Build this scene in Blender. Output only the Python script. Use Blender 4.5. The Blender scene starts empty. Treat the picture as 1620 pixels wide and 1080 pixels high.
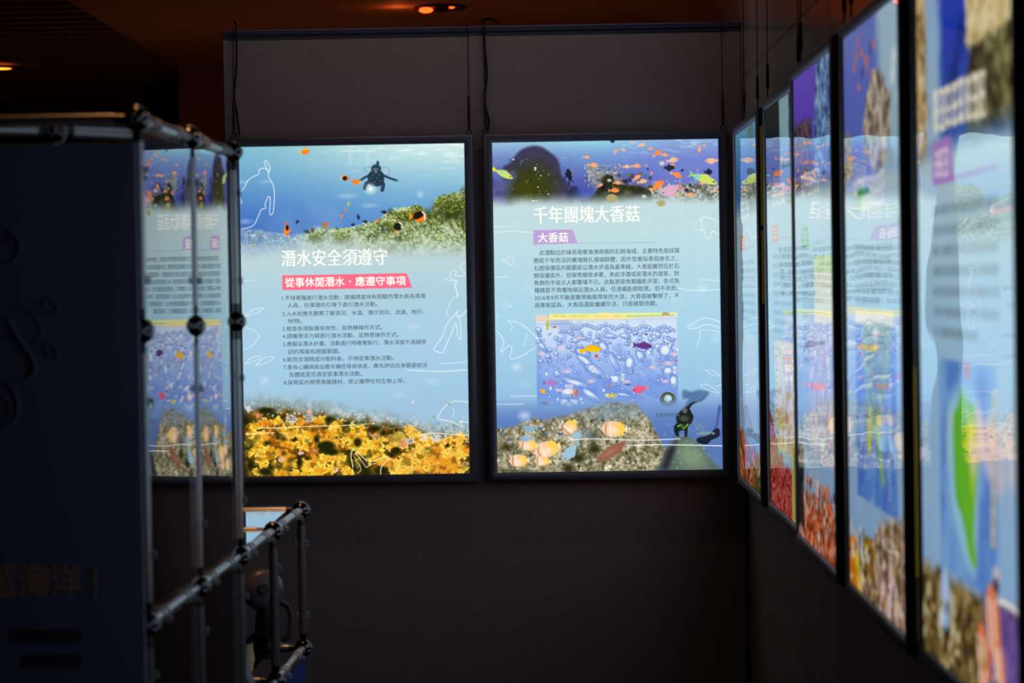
import bpy, bmesh, math, random
import numpy as np
from mathutils import Vector, Matrix

# ============================================================ camera, world, exposure
sc = bpy.context.scene
COL = sc.collection
sc.view_settings.view_transform = 'Standard'
sc.view_settings.look = 'None'
sc.view_settings.exposure = 0.0
sc.view_settings.gamma = 1.0
sc.view_settings.use_curve_mapping = False

EYE = 1.5                 # camera height
F = 3750.0                # focal length in pixels of the 1620 px wide frame
VPX, VPY, ROLL = 860.0, 450.0, 0.0165
cam_data = bpy.data.cameras.new('camera')
cam_data.sensor_width = 36.0
cam_data.lens = F / 1620.0 * 36.0
cam_data.clip_start = 0.05
cam_data.clip_end = 60
cam = bpy.data.objects.new('camera', cam_data)
COL.objects.link(cam)
fwd = Vector((VPX - 810, 540 - VPY, -F)).normalized()      # world +Y seen by the camera
rx = Vector((1, ROLL, 0)); rx = (rx - fwd * rx.dot(fwd)).normalized()
upv = rx.cross(fwd).normalized()
M3 = Matrix((rx, fwd, upv))                                # world_from_cam
cam.matrix_world = Matrix.Translation((0, 0, EYE)) @ M3.to_4x4()
cam_data.dof.use_dof = True
cam_data.dof.focus_distance = 6.3
cam_data.dof.aperture_fstop = 5.6
cam_data.dof.aperture_blades = 9
sc.camera = cam

world = bpy.data.worlds.new('world')
world.use_nodes = True
world.node_tree.nodes['Background'].inputs[0].default_value = (0.55, 0.6, 1.0, 1)
world.node_tree.nodes['Background'].inputs[1].default_value = 0.0015
sc.world = world
try:
    sc.cycles.max_bounces = 10
    sc.cycles.transparent_max_bounces = 24
    sc.cycles.caustics_reflective = False
    sc.cycles.caustics_refractive = False
    sc.cycles.sample_clamp_indirect = 4.0
    sc.cycles.use_denoising = True
except Exception:
    pass

# ============================================================ helpers
def srgb(c):
    c = np.asarray(c, dtype=float) / 255.0
    return np.where(c <= 0.04045, c / 12.92, ((c + 0.055) / 1.055) ** 2.4)

def unroll(px, py):
    dx, dy = px - VPX, py - VPY
    return dx - dy * ROLL, dy + dx * ROLL

def tag(o, label=None, cat=None, group=None, kind=None):
    if label: o['label'] = label
    if cat: o['category'] = cat
    if group: o['group'] = group
    if kind: o['kind'] = kind
    return o

def empty(name, loc=(0, 0, 0), rot=(0, 0, 0)):
    o = bpy.data.objects.new(name, None)
    o.empty_display_size = 0.05
    COL.objects.link(o)
    o.location = loc
    o.rotation_euler = rot
    return o

def link(name, me, mats=(), parent=None, loc=(0, 0, 0), rot=(0, 0, 0)):
    o = bpy.data.objects.new(name, me)
    COL.objects.link(o)
    if not isinstance(mats, (list, tuple)): mats = [mats]
    for m in mats:
        if m is not None and m.name not in [x.name for x in me.materials if x]: me.materials.append(m)
    if parent: o.parent = parent
    o.location = loc
    o.rotation_euler = rot
    return o

def dup(root, parent=None):
    c = root.copy(); COL.objects.link(c); c.parent = parent
    for ch in list(root.children): dup(ch, c)
    return c

def fin(name, bm, mats, parent=None, smooth=True, loc=(0, 0, 0), rot=(0, 0, 0), angle=0.7):
    bmesh.ops.recalc_face_normals(bm, faces=bm.faces)
    me = bpy.data.meshes.new(name)
    bm.to_mesh(me); bm.free()
    if smooth:
        for p in me.polygons: p.use_smooth = True
        try: me.set_sharp_from_angle(angle=angle)
        except Exception: pass
    return link(name, me, mats, parent, loc, rot)

def box(bm, x0, x1, y0, y1, z0, z1, bevel=0.0, mi=0):
    r = bmesh.ops.create_cube(bm, size=1.0)
    vs = r['verts']
    for v in vs:
        v.co = Vector(((x0 + x1) / 2 + v.co.x * (x1 - x0), (y0 + y1) / 2 + v.co.y * (y1 - y0), (z0 + z1) / 2 + v.co.z * (z1 - z0)))
    fs = {f for v in vs for f in v.link_faces}
    for f in fs: f.material_index = mi
    if bevel > 0:
        es = {e for v in vs for e in v.link_edges}
        bmesh.ops.bevel(bm, geom=list(es), offset=bevel, segments=2, profile=0.6, affect='EDGES')

def tube(bm, pts, rad, seg=14, caps=True, mi=0):
    """tube swept along pts (list of Vector); rad a number or a list"""
    pts = [Vector(p) for p in pts]
    n = len(pts)
    rads = rad if isinstance(rad, (list, tuple)) else [rad] * n
    rings = []
    prev = None
    for i, p in enumerate(pts):
        t = (pts[min(i + 1, n - 1)] - pts[max(i - 1, 0)]).normalized()
        if prev is None:
            a = Vector((0, 0, 1)) if abs(t.z) < 0.9 else Vector((1, 0, 0))
            nrm = t.cross(a).normalized()
        else:
            nrm = (prev - t * prev.dot(t))
            nrm = nrm.normalized() if nrm.length > 1e-6 else t.orthogonal().normalized()
        prev = nrm
        b = t.cross(nrm)
        rings.append([bm.verts.new(p + (nrm * math.cos(2 * math.pi * k / seg) + b * math.sin(2 * math.pi * k / seg)) * rads[i]) for k in range(seg)])
    for i in range(n - 1):
        for k in range(seg):
            f = bm.faces.new((rings[i][k], rings[i][(k + 1) % seg], rings[i + 1][(k + 1) % seg], rings[i + 1][k]))
            f.material_index = mi
    if caps:
        for r in (rings[0], rings[-1]):
            f = bm.faces.new(r); f.material_index = mi

def catmull(pts, n=6, closed=False):
    pts = [np.array(p, dtype=float) for p in pts]
    out = []
    m = len(pts)
    rng = range(m if closed else m - 1)
    for i in rng:
        if closed: p0, p1, p2, p3 = pts[(i - 1) % m], pts[i], pts[(i + 1) % m], pts[(i + 2) % m]
        else: p0, p1, p2, p3 = pts[max(i - 1, 0)], pts[i], pts[i + 1], pts[min(i + 2, m - 1)]
        for k in range(n):
            t = k / n
            out.append(0.5 * ((2 * p1) + (-p0 + p2) * t + (2 * p0 - 5 * p1 + 4 * p2 - p3) * t * t + (-p0 + 3 * p1 - 3 * p2 + p3) * t ** 3))
    if not closed: out.append(pts[-1])
    return out

def fill_area(name, loc, power, col, size, rot=(0, 0, 0), strip=None):
    l = bpy.data.lights.new(name, 'AREA'); l.shape = 'RECTANGLE' if strip else 'DISK'; l.size = size; l.size_y = strip or size; l.energy = power; l.color = col
    o = bpy.data.objects.new(name, l); COL.objects.link(o); o.location = loc; o.rotation_euler = rot
    return o
# unseen strip light, added to lighten the top of the board wall
fill_area('wall_fill_strip', (-0.2, 5.93, 2.60), 1.05, (1.0, .82, .84), 1.3, strip=.04)
def low_fill(loc, power, col=(1.0, .40, .14)):
    l = bpy.data.lights.new('hidden_warm_fill', 'POINT'); l.energy = power; l.color = col; l.shadow_soft_size = .12
    o = bpy.data.objects.new('hidden_warm_fill', l); COL.objects.link(o); o.location = loc
# warm fill lights without bodies, added out of view to lighten ceilings and far wall
low_fill((-.1, 9.4, 1.45), 2.0)
low_fill((-1.3, 10.1, 1.45), 2.2)
low_fill((-3.7, 10.2, 1.6), 1.6, (1.0, .5, .4))
def down_spot(loc, power, deg, rad=.09):
    l = bpy.data.lights.new('downlight_beam', 'SPOT'); l.energy = power; l.color = (1.0, .42, .13); l.spot_size = math.radians(deg); l.spot_blend = .6; l.shadow_soft_size = rad
    o = bpy.data.objects.new('downlight_beam', l); COL.objects.link(o); o.location = loc
down_spot((-.62, 3.45, 2.585), 26.0, 46)
down_spot((-.62, 4.55, 2.585), 26.0, 40)

# ------------------------------------------------------------ materials
def mat(name, base, rough=0.5, metal=0.0, spec=0.5, noise=None, bump=0.0, nscale=40, coat=0.0):
    m = bpy.data.materials.new(name); m.use_nodes = True
    nt = m.node_tree; b = nt.nodes['Principled BSDF']
    lin = srgb(base)
    b.inputs['Base Color'].default_value = (*lin, 1)
    b.inputs['Roughness'].default_value = rough
    b.inputs['Metallic'].default_value = metal
    b.inputs['Specular IOR Level'].default_value = spec
    b.inputs['Coat Weight'].default_value = coat
    if noise or bump:
        tc = nt.nodes.new('ShaderNodeTexCoord'); n = nt.nodes.new('ShaderNodeTexNoise')
        n.inputs['Scale'].default_value = nscale; n.inputs['Detail'].default_value = 5
        nt.links.new(tc.outputs['Object'], n.inputs['Vector'])
        if noise:
            r = nt.nodes.new('ShaderNodeValToRGB')
            r.color_ramp.elements[0].color = (*(lin * (1 - noise)), 1); r.color_ramp.elements[0].position = 0.3
            r.color_ramp.elements[1].color = (*(np.minimum(lin * (1 + noise), 1)), 1); r.color_ramp.elements[1].position = 0.7
            nt.links.new(n.outputs['Fac'], r.inputs['Fac']); nt.links.new(r.outputs['Color'], b.inputs['Base Color'])
        if bump:
            bp = nt.nodes.new('ShaderNodeBump'); bp.inputs['Strength'].default_value = bump; bp.inputs['Distance'].default_value = 0.002
            nt.links.new(n.outputs['Fac'], bp.inputs['Height']); nt.links.new(bp.outputs['Normal'], b.inputs['Normal'])
    return m

def emit(name, col, strength=1.0, attr=False):
    m = bpy.data.materials.new(name); m.use_nodes = True
    nt = m.node_tree; nt.nodes.clear()
    e = nt.nodes.new('ShaderNodeEmission'); o = nt.nodes.new('ShaderNodeOutputMaterial')
    e.inputs['Strength'].default_value = strength
    if attr:
        a = nt.nodes.new('ShaderNodeAttribute'); a.attribute_name = 'Print'
        nt.links.new(a.outputs['Color'], e.inputs['Color'])
    else:
        e.inputs['Color'].default_value = (*srgb(col), 1)
    nt.links.new(e.outputs[0], o.inputs['Surface'])
    return m

def acrylic(name, ior=1.49, rough=0.0, wave=0.0, tint=(0.98, 0.99, 0.985), gain=1.0):
    m = bpy.data.materials.new(name); m.use_nodes = True
    nt = m.node_tree; nt.nodes.clear()
    N = nt.nodes.new
    o = N('ShaderNodeOutputMaterial'); mx = N('ShaderNodeMixShader')
    t = N('ShaderNodeBsdfTransparent'); g = N('ShaderNodeBsdfGlossy'); fr = N('ShaderNodeFresnel')
    t.inputs['Color'].default_value = (*tint, 1)
    g.inputs['Roughness'].default_value = rough; g.inputs['Color'].default_value = (1, 1, 1, 1)
    fr.inputs['IOR'].default_value = ior
    if wave:
        tc = N('ShaderNodeTexCoord'); mp = N('ShaderNodeMapping'); n = N('ShaderNodeTexNoise'); bp = N('ShaderNodeBump')
        mp.inputs['Scale'].default_value = (1.0, 1.0, 2.2)
        n.inputs['Scale'].default_value = 3.0; n.inputs['Detail'].default_value = 1.0
        bp.inputs['Strength'].default_value = 1.0; bp.inputs['Distance'].default_value = wave
        nt.links.new(tc.outputs['Object'], mp.inputs['Vector']); nt.links.new(mp.outputs['Vector'], n.inputs['Vector'])
        nt.links.new(n.outputs['Fac'], bp.inputs['Height']); nt.links.new(bp.outputs['Normal'], g.inputs['Normal'])
    mu = N('ShaderNodeMath'); mu.operation = 'MULTIPLY'; mu.use_clamp = True; mu.inputs[1].default_value = gain
    nt.links.new(fr.outputs[0], mu.inputs[0]); nt.links.new(mu.outputs[0], mx.inputs[0]); nt.links.new(t.outputs[0], mx.inputs[1]); nt.links.new(g.outputs[0], mx.inputs[2])
    nt.links.new(mx.outputs[0], o.inputs['Surface'])
    return m

M_wall = mat('partition_board', (152, 136, 136), 0.75, noise=0.06, bump=0.15, nscale=60)
M_alu = mat('dull_aluminium', (92, 96, 122), 0.4, metal=0.7)
M_frame = mat('grey_lightbox_frame', (112, 112, 128), 0.42, metal=0.35)
M_tile = mat('polished_stone_tile', (160, 148, 140), 0.18, spec=0.5, noise=0.12, nscale=5)
M_joint = mat('dark_joint', (14, 13, 13), 0.9)
M_floor = mat('dark_carpet', (40, 38, 40), 0.9, noise=0.2, nscale=30)
M_ceil = mat('brown_ceiling_board', (170, 122, 86), 0.8, noise=0.05, nscale=3)
M_slat = mat('dark_slat', (130, 100, 108), 0.5)
M_dark = mat('dark_backing', (12, 10, 11), 0.9)
M_blackp = mat('gloss_black_joint', (10, 10, 14), 0.12, spec=0.7)
M_tube = mat('satin_grey_tube', (160, 165, 168), 0.28, metal=0.75)
M_collar = mat('pale_collar', (205, 210, 214), 0.35, metal=0.3)
M_sleeve = mat('black_sleeve', (14, 14, 17), 0.25, spec=0.6)
M_ring = mat('chrome_socket_ring', (190, 195, 205), 0.15, metal=1.0)
M_cable = mat('black_cable', (12, 12, 18), 0.5)
M_wire = mat('dark_steel_wire', (36, 34, 38), 0.4, metal=0.7)
M_clamp = mat('worn_brass_clamp', (70, 48, 42), 0.4, metal=0.6)
M_acr = acrylic('clear_acrylic', ior=1.55, gain=1.45)
M_acr2 = acrylic('thin_clear_acrylic', ior=1.22)
M_cover = acrylic('lightbox_cover', wave=0.0022)
M_clip = mat('frosted_clip', (190, 195, 200), 0.3, spec=0.6)
M_clip.node_tree.nodes['Principled BSDF'].inputs['Alpha'].default_value = .5
M_banner = mat('navy_banner', (146, 148, 196), 0.7)
M_bink = mat('black_banner_ink', (96, 92, 112), 0.9)
M_borange = mat('orange_banner_ink', (250, 190, 150), 0.8)
M_blue = mat('blue_side_board', (18, 62, 150), 0.6)
M_print = emit('backlit_print', None, 1.12, attr=True)
M_ink_w = emit('backlit_white_lettering', (250, 251, 242), 1.12)
M_ink_d = emit('dark_lettering', (84, 100, 112))
M_yellow = emit('unused', (0, 0, 0)); bpy.data.materials.remove(M_yellow)
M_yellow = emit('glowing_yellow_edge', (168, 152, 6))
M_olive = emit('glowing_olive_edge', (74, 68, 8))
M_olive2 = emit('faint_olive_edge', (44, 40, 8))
M_doodle = mat('faint_banner_line', (128, 128, 168), 0.9)
M_gear = mat('black_neoprene', (40, 38, 46), 0.55, bump=0.3, nscale=90)
M_gear2 = mat('dark_grey_rubber', (104, 100, 106), 0.35)
M_red = mat('dark_red_nylon', (160, 30, 36), 0.6)
M_white = mat('white_card', (200, 205, 215), 0.7)
# ============================================================ printed pictures, painted as colours on a fine mesh
CW, CH = 357.0, 522.5      # print size in its own units

def vnoise(h, w, cells_y, cells_x, rng):
    g = rng.random((int(cells_y) + 2, int(cells_x) + 2))
    y = np.linspace(0, cells_y, h)[:, None]; x = np.linspace(0, cells_x, w)[None, :]
    yi = np.floor(y).astype(int); xi = np.floor(x).astype(int)
    fy = y - yi; fx = x - xi
    fy = fy * fy * (3 - 2 * fy); fx = fx * fx * (3 - 2 * fx)
    return (g[yi, xi] * (1 - fy) * (1 - fx) + g[yi + 1, xi] * fy * (1 - fx) + g[yi, xi + 1] * (1 - fy) * fx + g[yi + 1, xi + 1] * fy * fx)

class Canvas:
    def __init__(s, k, seed):
        s.k = k
        s.w, s.h = int(CW * k) + 1, int(CH * k) + 1
        s.X, s.Y = np.meshgrid(np.linspace(0, CW, s.w), np.linspace(0, CH, s.h))
        s.a = np.ones((s.h, s.w, 3)) * 0.7
        s.rng = np.random.default_rng(seed)
    def noise(s, cell, octv=4, ax=1.0):
        out = 0; amp = 1; tot = 0
        for _ in range(octv):
            out = out + amp * vnoise(s.h, s.w, max(CH / cell, 1), max(CW / (cell * ax), 1), s.rng)
            tot += amp; amp *= 0.55; cell /= 2.0
        return out / tot
    def vgrad(s, stops):
        ys = [p for p, c in stops]; cs = np.array([c for p, c in stops]) / 255.0
        return np.stack([np.interp(s.Y, ys, cs[:, i]) for i in range(3)], -1)
    def blend(s, m, col):
        col = np.asarray(col, dtype=float)
        if col.ndim == 1: col = col / 255.0
        m = np.clip(m, 0, 1)[..., None]
        s.a = s.a * (1 - m) + col * m
    def win(s, x0, x1, y0, y1):
        k = s.k
        i0 = max(int(y0 * k) - 1, 0); i1 = min(int(y1 * k) + 3, s.h)
        j0 = max(int(x0 * k) - 1, 0); j1 = min(int(x1 * k) + 3, s.w)
        return slice(i0, max(i1, i0)), slice(j0, max(j1, j0))
    def put(s, sl, m, col):
        m = np.clip(m, 0, 1)[..., None]
        s.a[sl] = s.a[sl] * (1 - m) + (np.asarray(col, dtype=float) / 255.0) * m
    def ell(s, cx, cy, rx, ry, col, ang=0.0, soft=0.7, alpha=1.0):
        R = max(rx, ry) + soft + 1
        sl = s.win(cx - R, cx + R, cy - R, cy + R)
        X = s.X[sl] - cx; Y = s.Y[sl] - cy
        if X.size == 0: return
        ca, sa = math.cos(ang), math.sin(ang)
        u = (X * ca + Y * sa) / max(rx, .01); v = (-X * sa + Y * ca) / max(ry, .01)
        d = (np.sqrt(u * u + v * v) - 1) * min(rx, ry)
        s.put(sl, (0.5 - d / soft) * alpha, col)
    def poly(s, pts, col, soft=0.8, alpha=1.0, hole=None):
        P = np.array(pts, dtype=float)
        sl = s.win(P[:, 0].min() - 2, P[:, 0].max() + 2, P[:, 1].min() - 2, P[:, 1].max() + 2)
        X = s.X[sl]; Y = s.Y[sl]
        if X.size == 0: return
        ins = np.zeros(X.shape, bool); dist = np.full(X.shape, 1e9)
        for i in range(len(P)):
            a, b = P[i], P[(i + 1) % len(P)]
            with np.errstate(divide='ignore', invalid='ignore'):
                c = ((a[1] > Y) != (b[1] > Y)) & (X < (b[0] - a[0]) * (Y - a[1]) / (b[1] - a[1] + 1e-12) + a[0])
            ins ^= c
            ab = b - a; L = max(ab.dot(ab), 1e-9)
            t = np.clip(((X - a[0]) * ab[0] + (Y - a[1]) * ab[1]) / L, 0, 1)
            dist = np.minimum(dist, np.hypot(X - a[0] - t * ab[0], Y - a[1] - t * ab[1]))
        d = np.where(ins, dist, -dist)
        s.put(sl, (0.5 + d / soft) * alpha, col)
    def line(s, pts, wd, col, alpha=1.0, smooth=True, soft=0.8, closed=False):
        P = catmull(pts, 5, closed) if smooth and len(pts) > 2 else [np.array(p, float) for p in pts]
        P = np.array(P)
        if closed: P = np.vstack([P, P[:1]])
        sl = s.win(P[:, 0].min() - 3, P[:, 0].max() + 3, P[:, 1].min() - 3, P[:, 1].max() + 3)
        X = s.X[sl]; Y = s.Y[sl]
        if X.size == 0: return
        dist = np.full(X.shape, 1e9)
        for a, b in zip(P[:-1], P[1:]):
            ab = b - a; L = max(ab.dot(ab), 1e-9)
            t = np.clip(((X - a[0]) * ab[0] + (Y - a[1]) * ab[1]) / L, 0, 1)
            dist = np.minimum(dist, np.hypot(X - a[0] - t * ab[0], Y - a[1] - t * ab[1]))
        s.put(sl, (0.5 + (wd / 2 - dist) / soft) * alpha, col)
    def fish(s, cx, cy, L, H, ang, col, tail=None, alpha=1.0, bands=()):
        """ang: direction the head points, 0 = right, image y down"""
        ca, sa = math.cos(ang), math.sin(ang)
        def T(u, v): return (cx + u * ca - v * sa, cy + u * sa + v * ca)
        tail = tail or col
        s.poly([T(-L * .28, 0), T(-L * .52, -H * .42), T(-L * .45, 0), T(-L * .52, H * .42)], tail, alpha=alpha)
        s.poly([T(-.1 * L, -H * .45), T(.1 * L, -H * .62), T(.2 * L, -H * .3)], col, alpha=alpha)
        s.poly([T(x * L, y * H) for x, y in ((.5, 0.02), (.4, -.25), (.2, -.45), (-.05, -.46), (-.25, -.22), (-.35, -.06), (-.35, .06), (-.22, .25), (0, .44), (.25, .4), (.42, .2))], col, alpha=alpha)
        for bu, bw, bc in bands:
            s.poly([T((bu - bw) * L, -H * .4), T((bu + bw) * L, -H * .4), T((bu + bw) * L, H * .38), T((bu - bw) * L, H * .38)], bc, alpha=alpha)
        s.ell(*T(.36 * L, -.06 * H), max(.5, L * .03), max(.5, L * .03), (20, 20, 30), alpha=alpha * .8)
    def scatter(s, n, region, cols, r0, r1, field=None, alpha=1.0, soft=0.8, stretch=1.6):
        """n blobs inside region(x, y) -> probability"""
        x0, x1, y0, y1 = region[:4]; prob = region[4] if len(region) > 4 else None
        cols = np.array(cols)
        for _ in range(n):
            x = s.rng.uniform(x0, x1); y = s.rng.uniform(y0, y1)
            if prob is not None and s.rng.random() > prob(x, y): continue
            c = cols[s.rng.integers(len(cols))] + s.rng.normal(0, 8)
            r = s.rng.uniform(r0, r1)
            s.ell(x, y, r * s.rng.uniform(1, stretch), r, np.clip(c, 0, 255), s.rng.uniform(0, 3.14), soft, alpha)
    def mesh(s, w, h, name):
        """grid mesh of the print, x right, z up, lying at y = 0, base centre at origin"""
        nx, ny = s.w, s.h
        X = (s.X / CW - 0.5) * w; Z = (1 - s.Y / CH) * h
        co = np.zeros((ny * nx, 3), dtype=np.float32); co[:, 0] = X.ravel(); co[:, 2] = Z.ravel()
        idx = np.arange(nx * ny).reshape(ny, nx)
        q = np.stack([idx[:-1, :-1], idx[1:, :-1], idx[1:, 1:], idx[:-1, 1:]], -1).reshape(-1, 4)
        me = bpy.data.meshes.new(name)
        me.vertices.add(len(co)); me.vertices.foreach_set('co', co.ravel())
        me.loops.add(q.size); me.loops.foreach_set('vertex_index', q.ravel().astype(np.int32))
        me.polygons.add(len(q)); me.polygons.foreach_set('loop_start', np.arange(0, q.size, 4, dtype=np.int32))
        me.update(calc_edges=True)
        at = me.color_attributes.new('Print', 'FLOAT_COLOR', 'POINT')
        rgba = np.ones((nx * ny, 4), dtype=np.float32)
        rgba[:, :3] = srgb(np.clip(s.a, 0, 1).reshape(-1, 3) * 255)
        at.data.foreach_set('color', rgba.ravel())
        return me

def smooth(a, lo, hi): 
    t = np.clip((a - lo) / (hi - lo), 0, 1); return t * t * (3 - 2 * t)

# ------------------------------------------------------------ lettering as flat shapes
_tc = {}
def glyphs(string):
    if string in _tc: return _tc[string]
    cu = bpy.data.curves.new('lettering', 'FONT')
    cu.body = string; cu.size = 1.0; cu.resolution_u = 2
    ob = bpy.data.objects.new('lettering', cu); COL.objects.link(ob)
    dg = bpy.context.evaluated_depsgraph_get(); dg.update()
    me = bpy.data.meshes.new_from_object(ob.evaluated_get(dg))
    v = np.zeros(len(me.vertices) * 3); me.vertices.foreach_get('co', v); v = v.reshape(-1, 3)
    faces = [tuple(p.vertices) for p in me.polygons]
    bpy.data.objects.remove(ob); bpy.data.curves.remove(cu); bpy.data.meshes.remove(me)
    _tc[string] = (v, faces)
    return _tc[string]

def lettering(name, items, mats, parent, w, h, y, serif=0.0, bold=0.0):
    """items: (string, x0, x1, centre y, height) in print units, printed flat at depth y"""
    V = []; FA = []; off = 0
    for (st, x0, x1, yc, hh) in items:
        v, faces = glyphs(st)
        if not len(v): continue
        sx = (x1 - x0) / (v[:, 0].max() - v[:, 0].min()); mid = (v[:, 1].max() + v[:, 1].min()) / 2
        sy = hh / (v[:, 1].max() - v[:, 1].min())
        shifts = [(0, 0)]
        if serif: shifts = [(d, 0) for d in np.linspace(-serif, serif, 3)]
        if bold: shifts = [(dx, dy) for dx in (-bold, bold) for dy in (-bold * .6, bold * .6)]
        for i, (dx, dy) in enumerate(shifts):
            X = x0 + (v[:, 0] - v[:, 0].min()) * sx + dx; Y = yc - (v[:, 1] - mid) * sy + dy
            P = np.zeros((len(v), 3)); P[:, 0] = (X / CW - .5) * w; P[:, 2] = (1 - Y / CH) * h; P[:, 1] = y - i * 4e-5
            V.append(P); FA += [tuple(k + off for k in f) for f in faces]; off += len(v)
    me = bpy.data.meshes.new(name)
    me.from_pydata(np.vstack(V).tolist(), [], FA); me.update()
    return link(name, me, mats, parent)
# ============================================================ the two prints on the far wall
def conv(ox, oy, s, x0, y0):
    """zoomed reading -> print units of the print whose top left corner is (x0, y0) un-rolled"""
    def f(zx, zy):
        x, y = unroll(ox + zx / s, oy + zy / s)
        return (x - x0, y - y0)
    return f
def mapp(f, pts): return [f(*p) for p in pts]

def coral_field(c, y_top, cols_dark, cols_lit, seed_cell=9):
    pass

def paint_diving():
    c = Canvas(1.3, 3)
    A = conv(360, 200, 4.0, -479, -225.5); B = conv(370, 440, 3.1775, -479, -225.5)
    C = conv(380, 620, 8.0, -479, -225.5); D = conv(560, 620, 8.0, -479, -225.5)
    # water
    left = c.vgrad([(0, (128, 186, 204)), (30, (118, 172, 202)), (70, (92, 146, 198)), (110, (70, 116, 190)), (150, (66, 106, 186))])
    right = c.vgrad([(0, (206, 232, 226)), (22, (184, 218, 222)), (50, (150, 196, 216)), (90, (112, 166, 208)), (120, (96, 146, 204)), (150, (90, 140, 200))])
    t = smooth(c.X + c.Y * 0.25, -20, 330)[..., None]
    c.a = left * (1 - t) + right * t
    rip = c.noise(5, 3, ax=4.5)
    c.blend(smooth(rip, .5, .78) * np.clip(1 - c.Y / 55, 0, 1) * smooth(c.X, 60, 260) * .75, (238, 248, 238))
    n2 = c.noise(60, 3); c.blend(smooth(n2, .5, .8) * .14 * (c.Y < 200), (200, 225, 235))
    # pale body of the sheet
    body = c.vgrad([(140, (196, 212, 214)), (190, (184, 208, 214)), (230, (172, 205, 220)), (300, (166, 203, 224)), (380, (160, 198, 224)), (420, (156, 192, 218))])
    RPX = [A(*q) for q in ((80, 640), (200, 655), (340, 672), (430, 690), (550, 655), (620, 636), (700, 650), (770, 642), (870, 612), (940, 600), (1000, 550), (1050, 522), (1120, 516), (1190, 498), (1240, 520), (1272, 566), (1300, 512), (1312, 470), (1350, 440), (1420, 420), (1510, 410))]
    rx0 = [q[0] for q in RPX]; ry0 = [q[1] for q in RPX]
    hi = np.interp(c.X, rx0, ry0) + 7 * (c.noise(12, 3) - .5)
    n = c.noise(14, 4); nf = c.noise(5, 2)
    g = np.stack([np.interp(nf * .6 + n * .4, [.25, .45, .6, .8], v) / 255 for v in ([60, 112, 160, 214], [78, 130, 172, 224], [26, 60, 108, 186])], -1)
    pale = np.stack([np.interp(nf, [.3, .7], v) / 255 for v in ([140, 196], [168, 214], [156, 204])], -1)
    lr = smooth(c.X, 90, 230)[..., None] * .8; reef = g * lr + pale * (1 - lr)
    c.blend(smooth(c.Y - hi, -1.5, 2.5) * (.45 + .55 * smooth(c.X, 60, 120)), reef)
    # fluffy anemone knobs
    def reefp(x, y): return 1.0 if y > np.interp(x, rx0, ry0) - 1 else 0.0
    c.scatter(90, (110, 357, 52, 150, reefp), [(70, 82, 26), (96, 100, 30), (58, 66, 30)], 3, 8, alpha=.5, soft=5)
    c.scatter(1500, (100, 357, 52, 158, reefp), [(196, 208, 150), (214, 226, 190), (170, 186, 120), (226, 236, 214)], .7, 1.5, alpha=.5)
    c.scatter(600, (100, 357, 52, 138, reefp), [(96, 108, 40), (70, 80, 24)], .8, 1.8, alpha=.4)
    c.scatter(500, (0, 357, 132, 172), [(204, 218, 210), (222, 232, 226), (176, 198, 190)], .8, 2.0, alpha=.3)
    for cx, cy, rr, sh in ((336, 84, 30, .9), (290, 100, 17, .8), (262, 108, 12, .7), (120, 138, 14, .45), (160, 140, 14, .5), (240, 124, 14, .4)):
        c.ell(cx, cy + rr * .7, rr, rr * .6, (46, 56, 16), soft=rr * .4, alpha=sh * .6)
        for _ in range(int(rr * 14)):
            a_, q = c.rng.uniform(0, 6.28), math.sqrt(c.rng.random())
            x, y = cx + math.cos(a_) * rr * q, cy + math.sin(a_) * rr * q * .85
            if not reefp(x, y): continue
            lit = c.rng.random() + (.35 if y < cy - rr * .2 else -.2)
            c.ell(x, y, 1.3, 1.0, (216, 226, 160) if lit > .8 else (156, 170, 70) if lit > .35 else (70, 84, 24), alpha=sh * .8)
    fade = smooth(c.Y + 9 * (c.noise(20, 3) - .5) - np.interp(c.X, [0, 100, 357], [2, -6, 4]), 138, 184)
    c.blend(fade, body)
    # lower coral: haze then yellow thicket
    edge = np.interp(c.X, [0, 60, 120, 180, 240, 300, 357], [402, 404, 412, 424, 434, 448, 452])
    haze = smooth(c.Y + 16 * (c.noise(26, 4) - .5), edge - 18, edge + 16)
    nq = c.noise(7, 3); gb = np.stack([np.interp(nq, [.3, .5, .72], v) / 255 for v in ([120, 152, 190], [134, 160, 196], [120, 150, 190])], -1)
    c.blend(haze * .85, gb)
    ground = smooth(c.Y + 14 * (c.noise(14, 3) - .5), edge + 4, edge + 22)
    nn = c.noise(10, 3)
    gd = np.stack([np.interp(nn, [.3, .5, .7], v) / 255 for v in ([34, 74, 130], [38, 62, 88], [8, 14, 24])], -1)
    c.blend(ground, gd)
    c.scatter(420, (0, 357, 405, 470, lambda x, y: 1.0 if y > np.interp(x, [0, 357], [402, 448]) else .1), [(214, 208, 216), (196, 190, 170), (150, 156, 110), (224, 196, 196), (120, 128, 90)], .7, 2.2, alpha=.6)
    # branching coral clumps
    clumps = []
    for zx, zy, r in ((230, 560, 22), (100, 620, 18), (450, 380, 16), (280, 400, 14), (130, 520, 14), (880, 560, 26), (650, 520, 18), (1010, 370, 17), (1240, 440, 24), (1380, 520, 26), (1030, 590, 15), (820, 690, 15),
                      (1400, 680, 14), (560, 620, 15), (330, 800, 24), (520, 770, 20), (240, 880, 14), (620, 900, 20), (420, 1000, 20), (860, 930, 20), (960, 870, 18), (1060, 860, 18), (1200, 850, 22), (1320, 940, 22), (980, 1010, 20), (200, 1010, 11), (700, 1040, 18), (1130, 990, 16), (90, 780, 12), (200, 720, 14), (620, 390, 8)):
        clumps.append((C(zx, zy), r))
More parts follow.
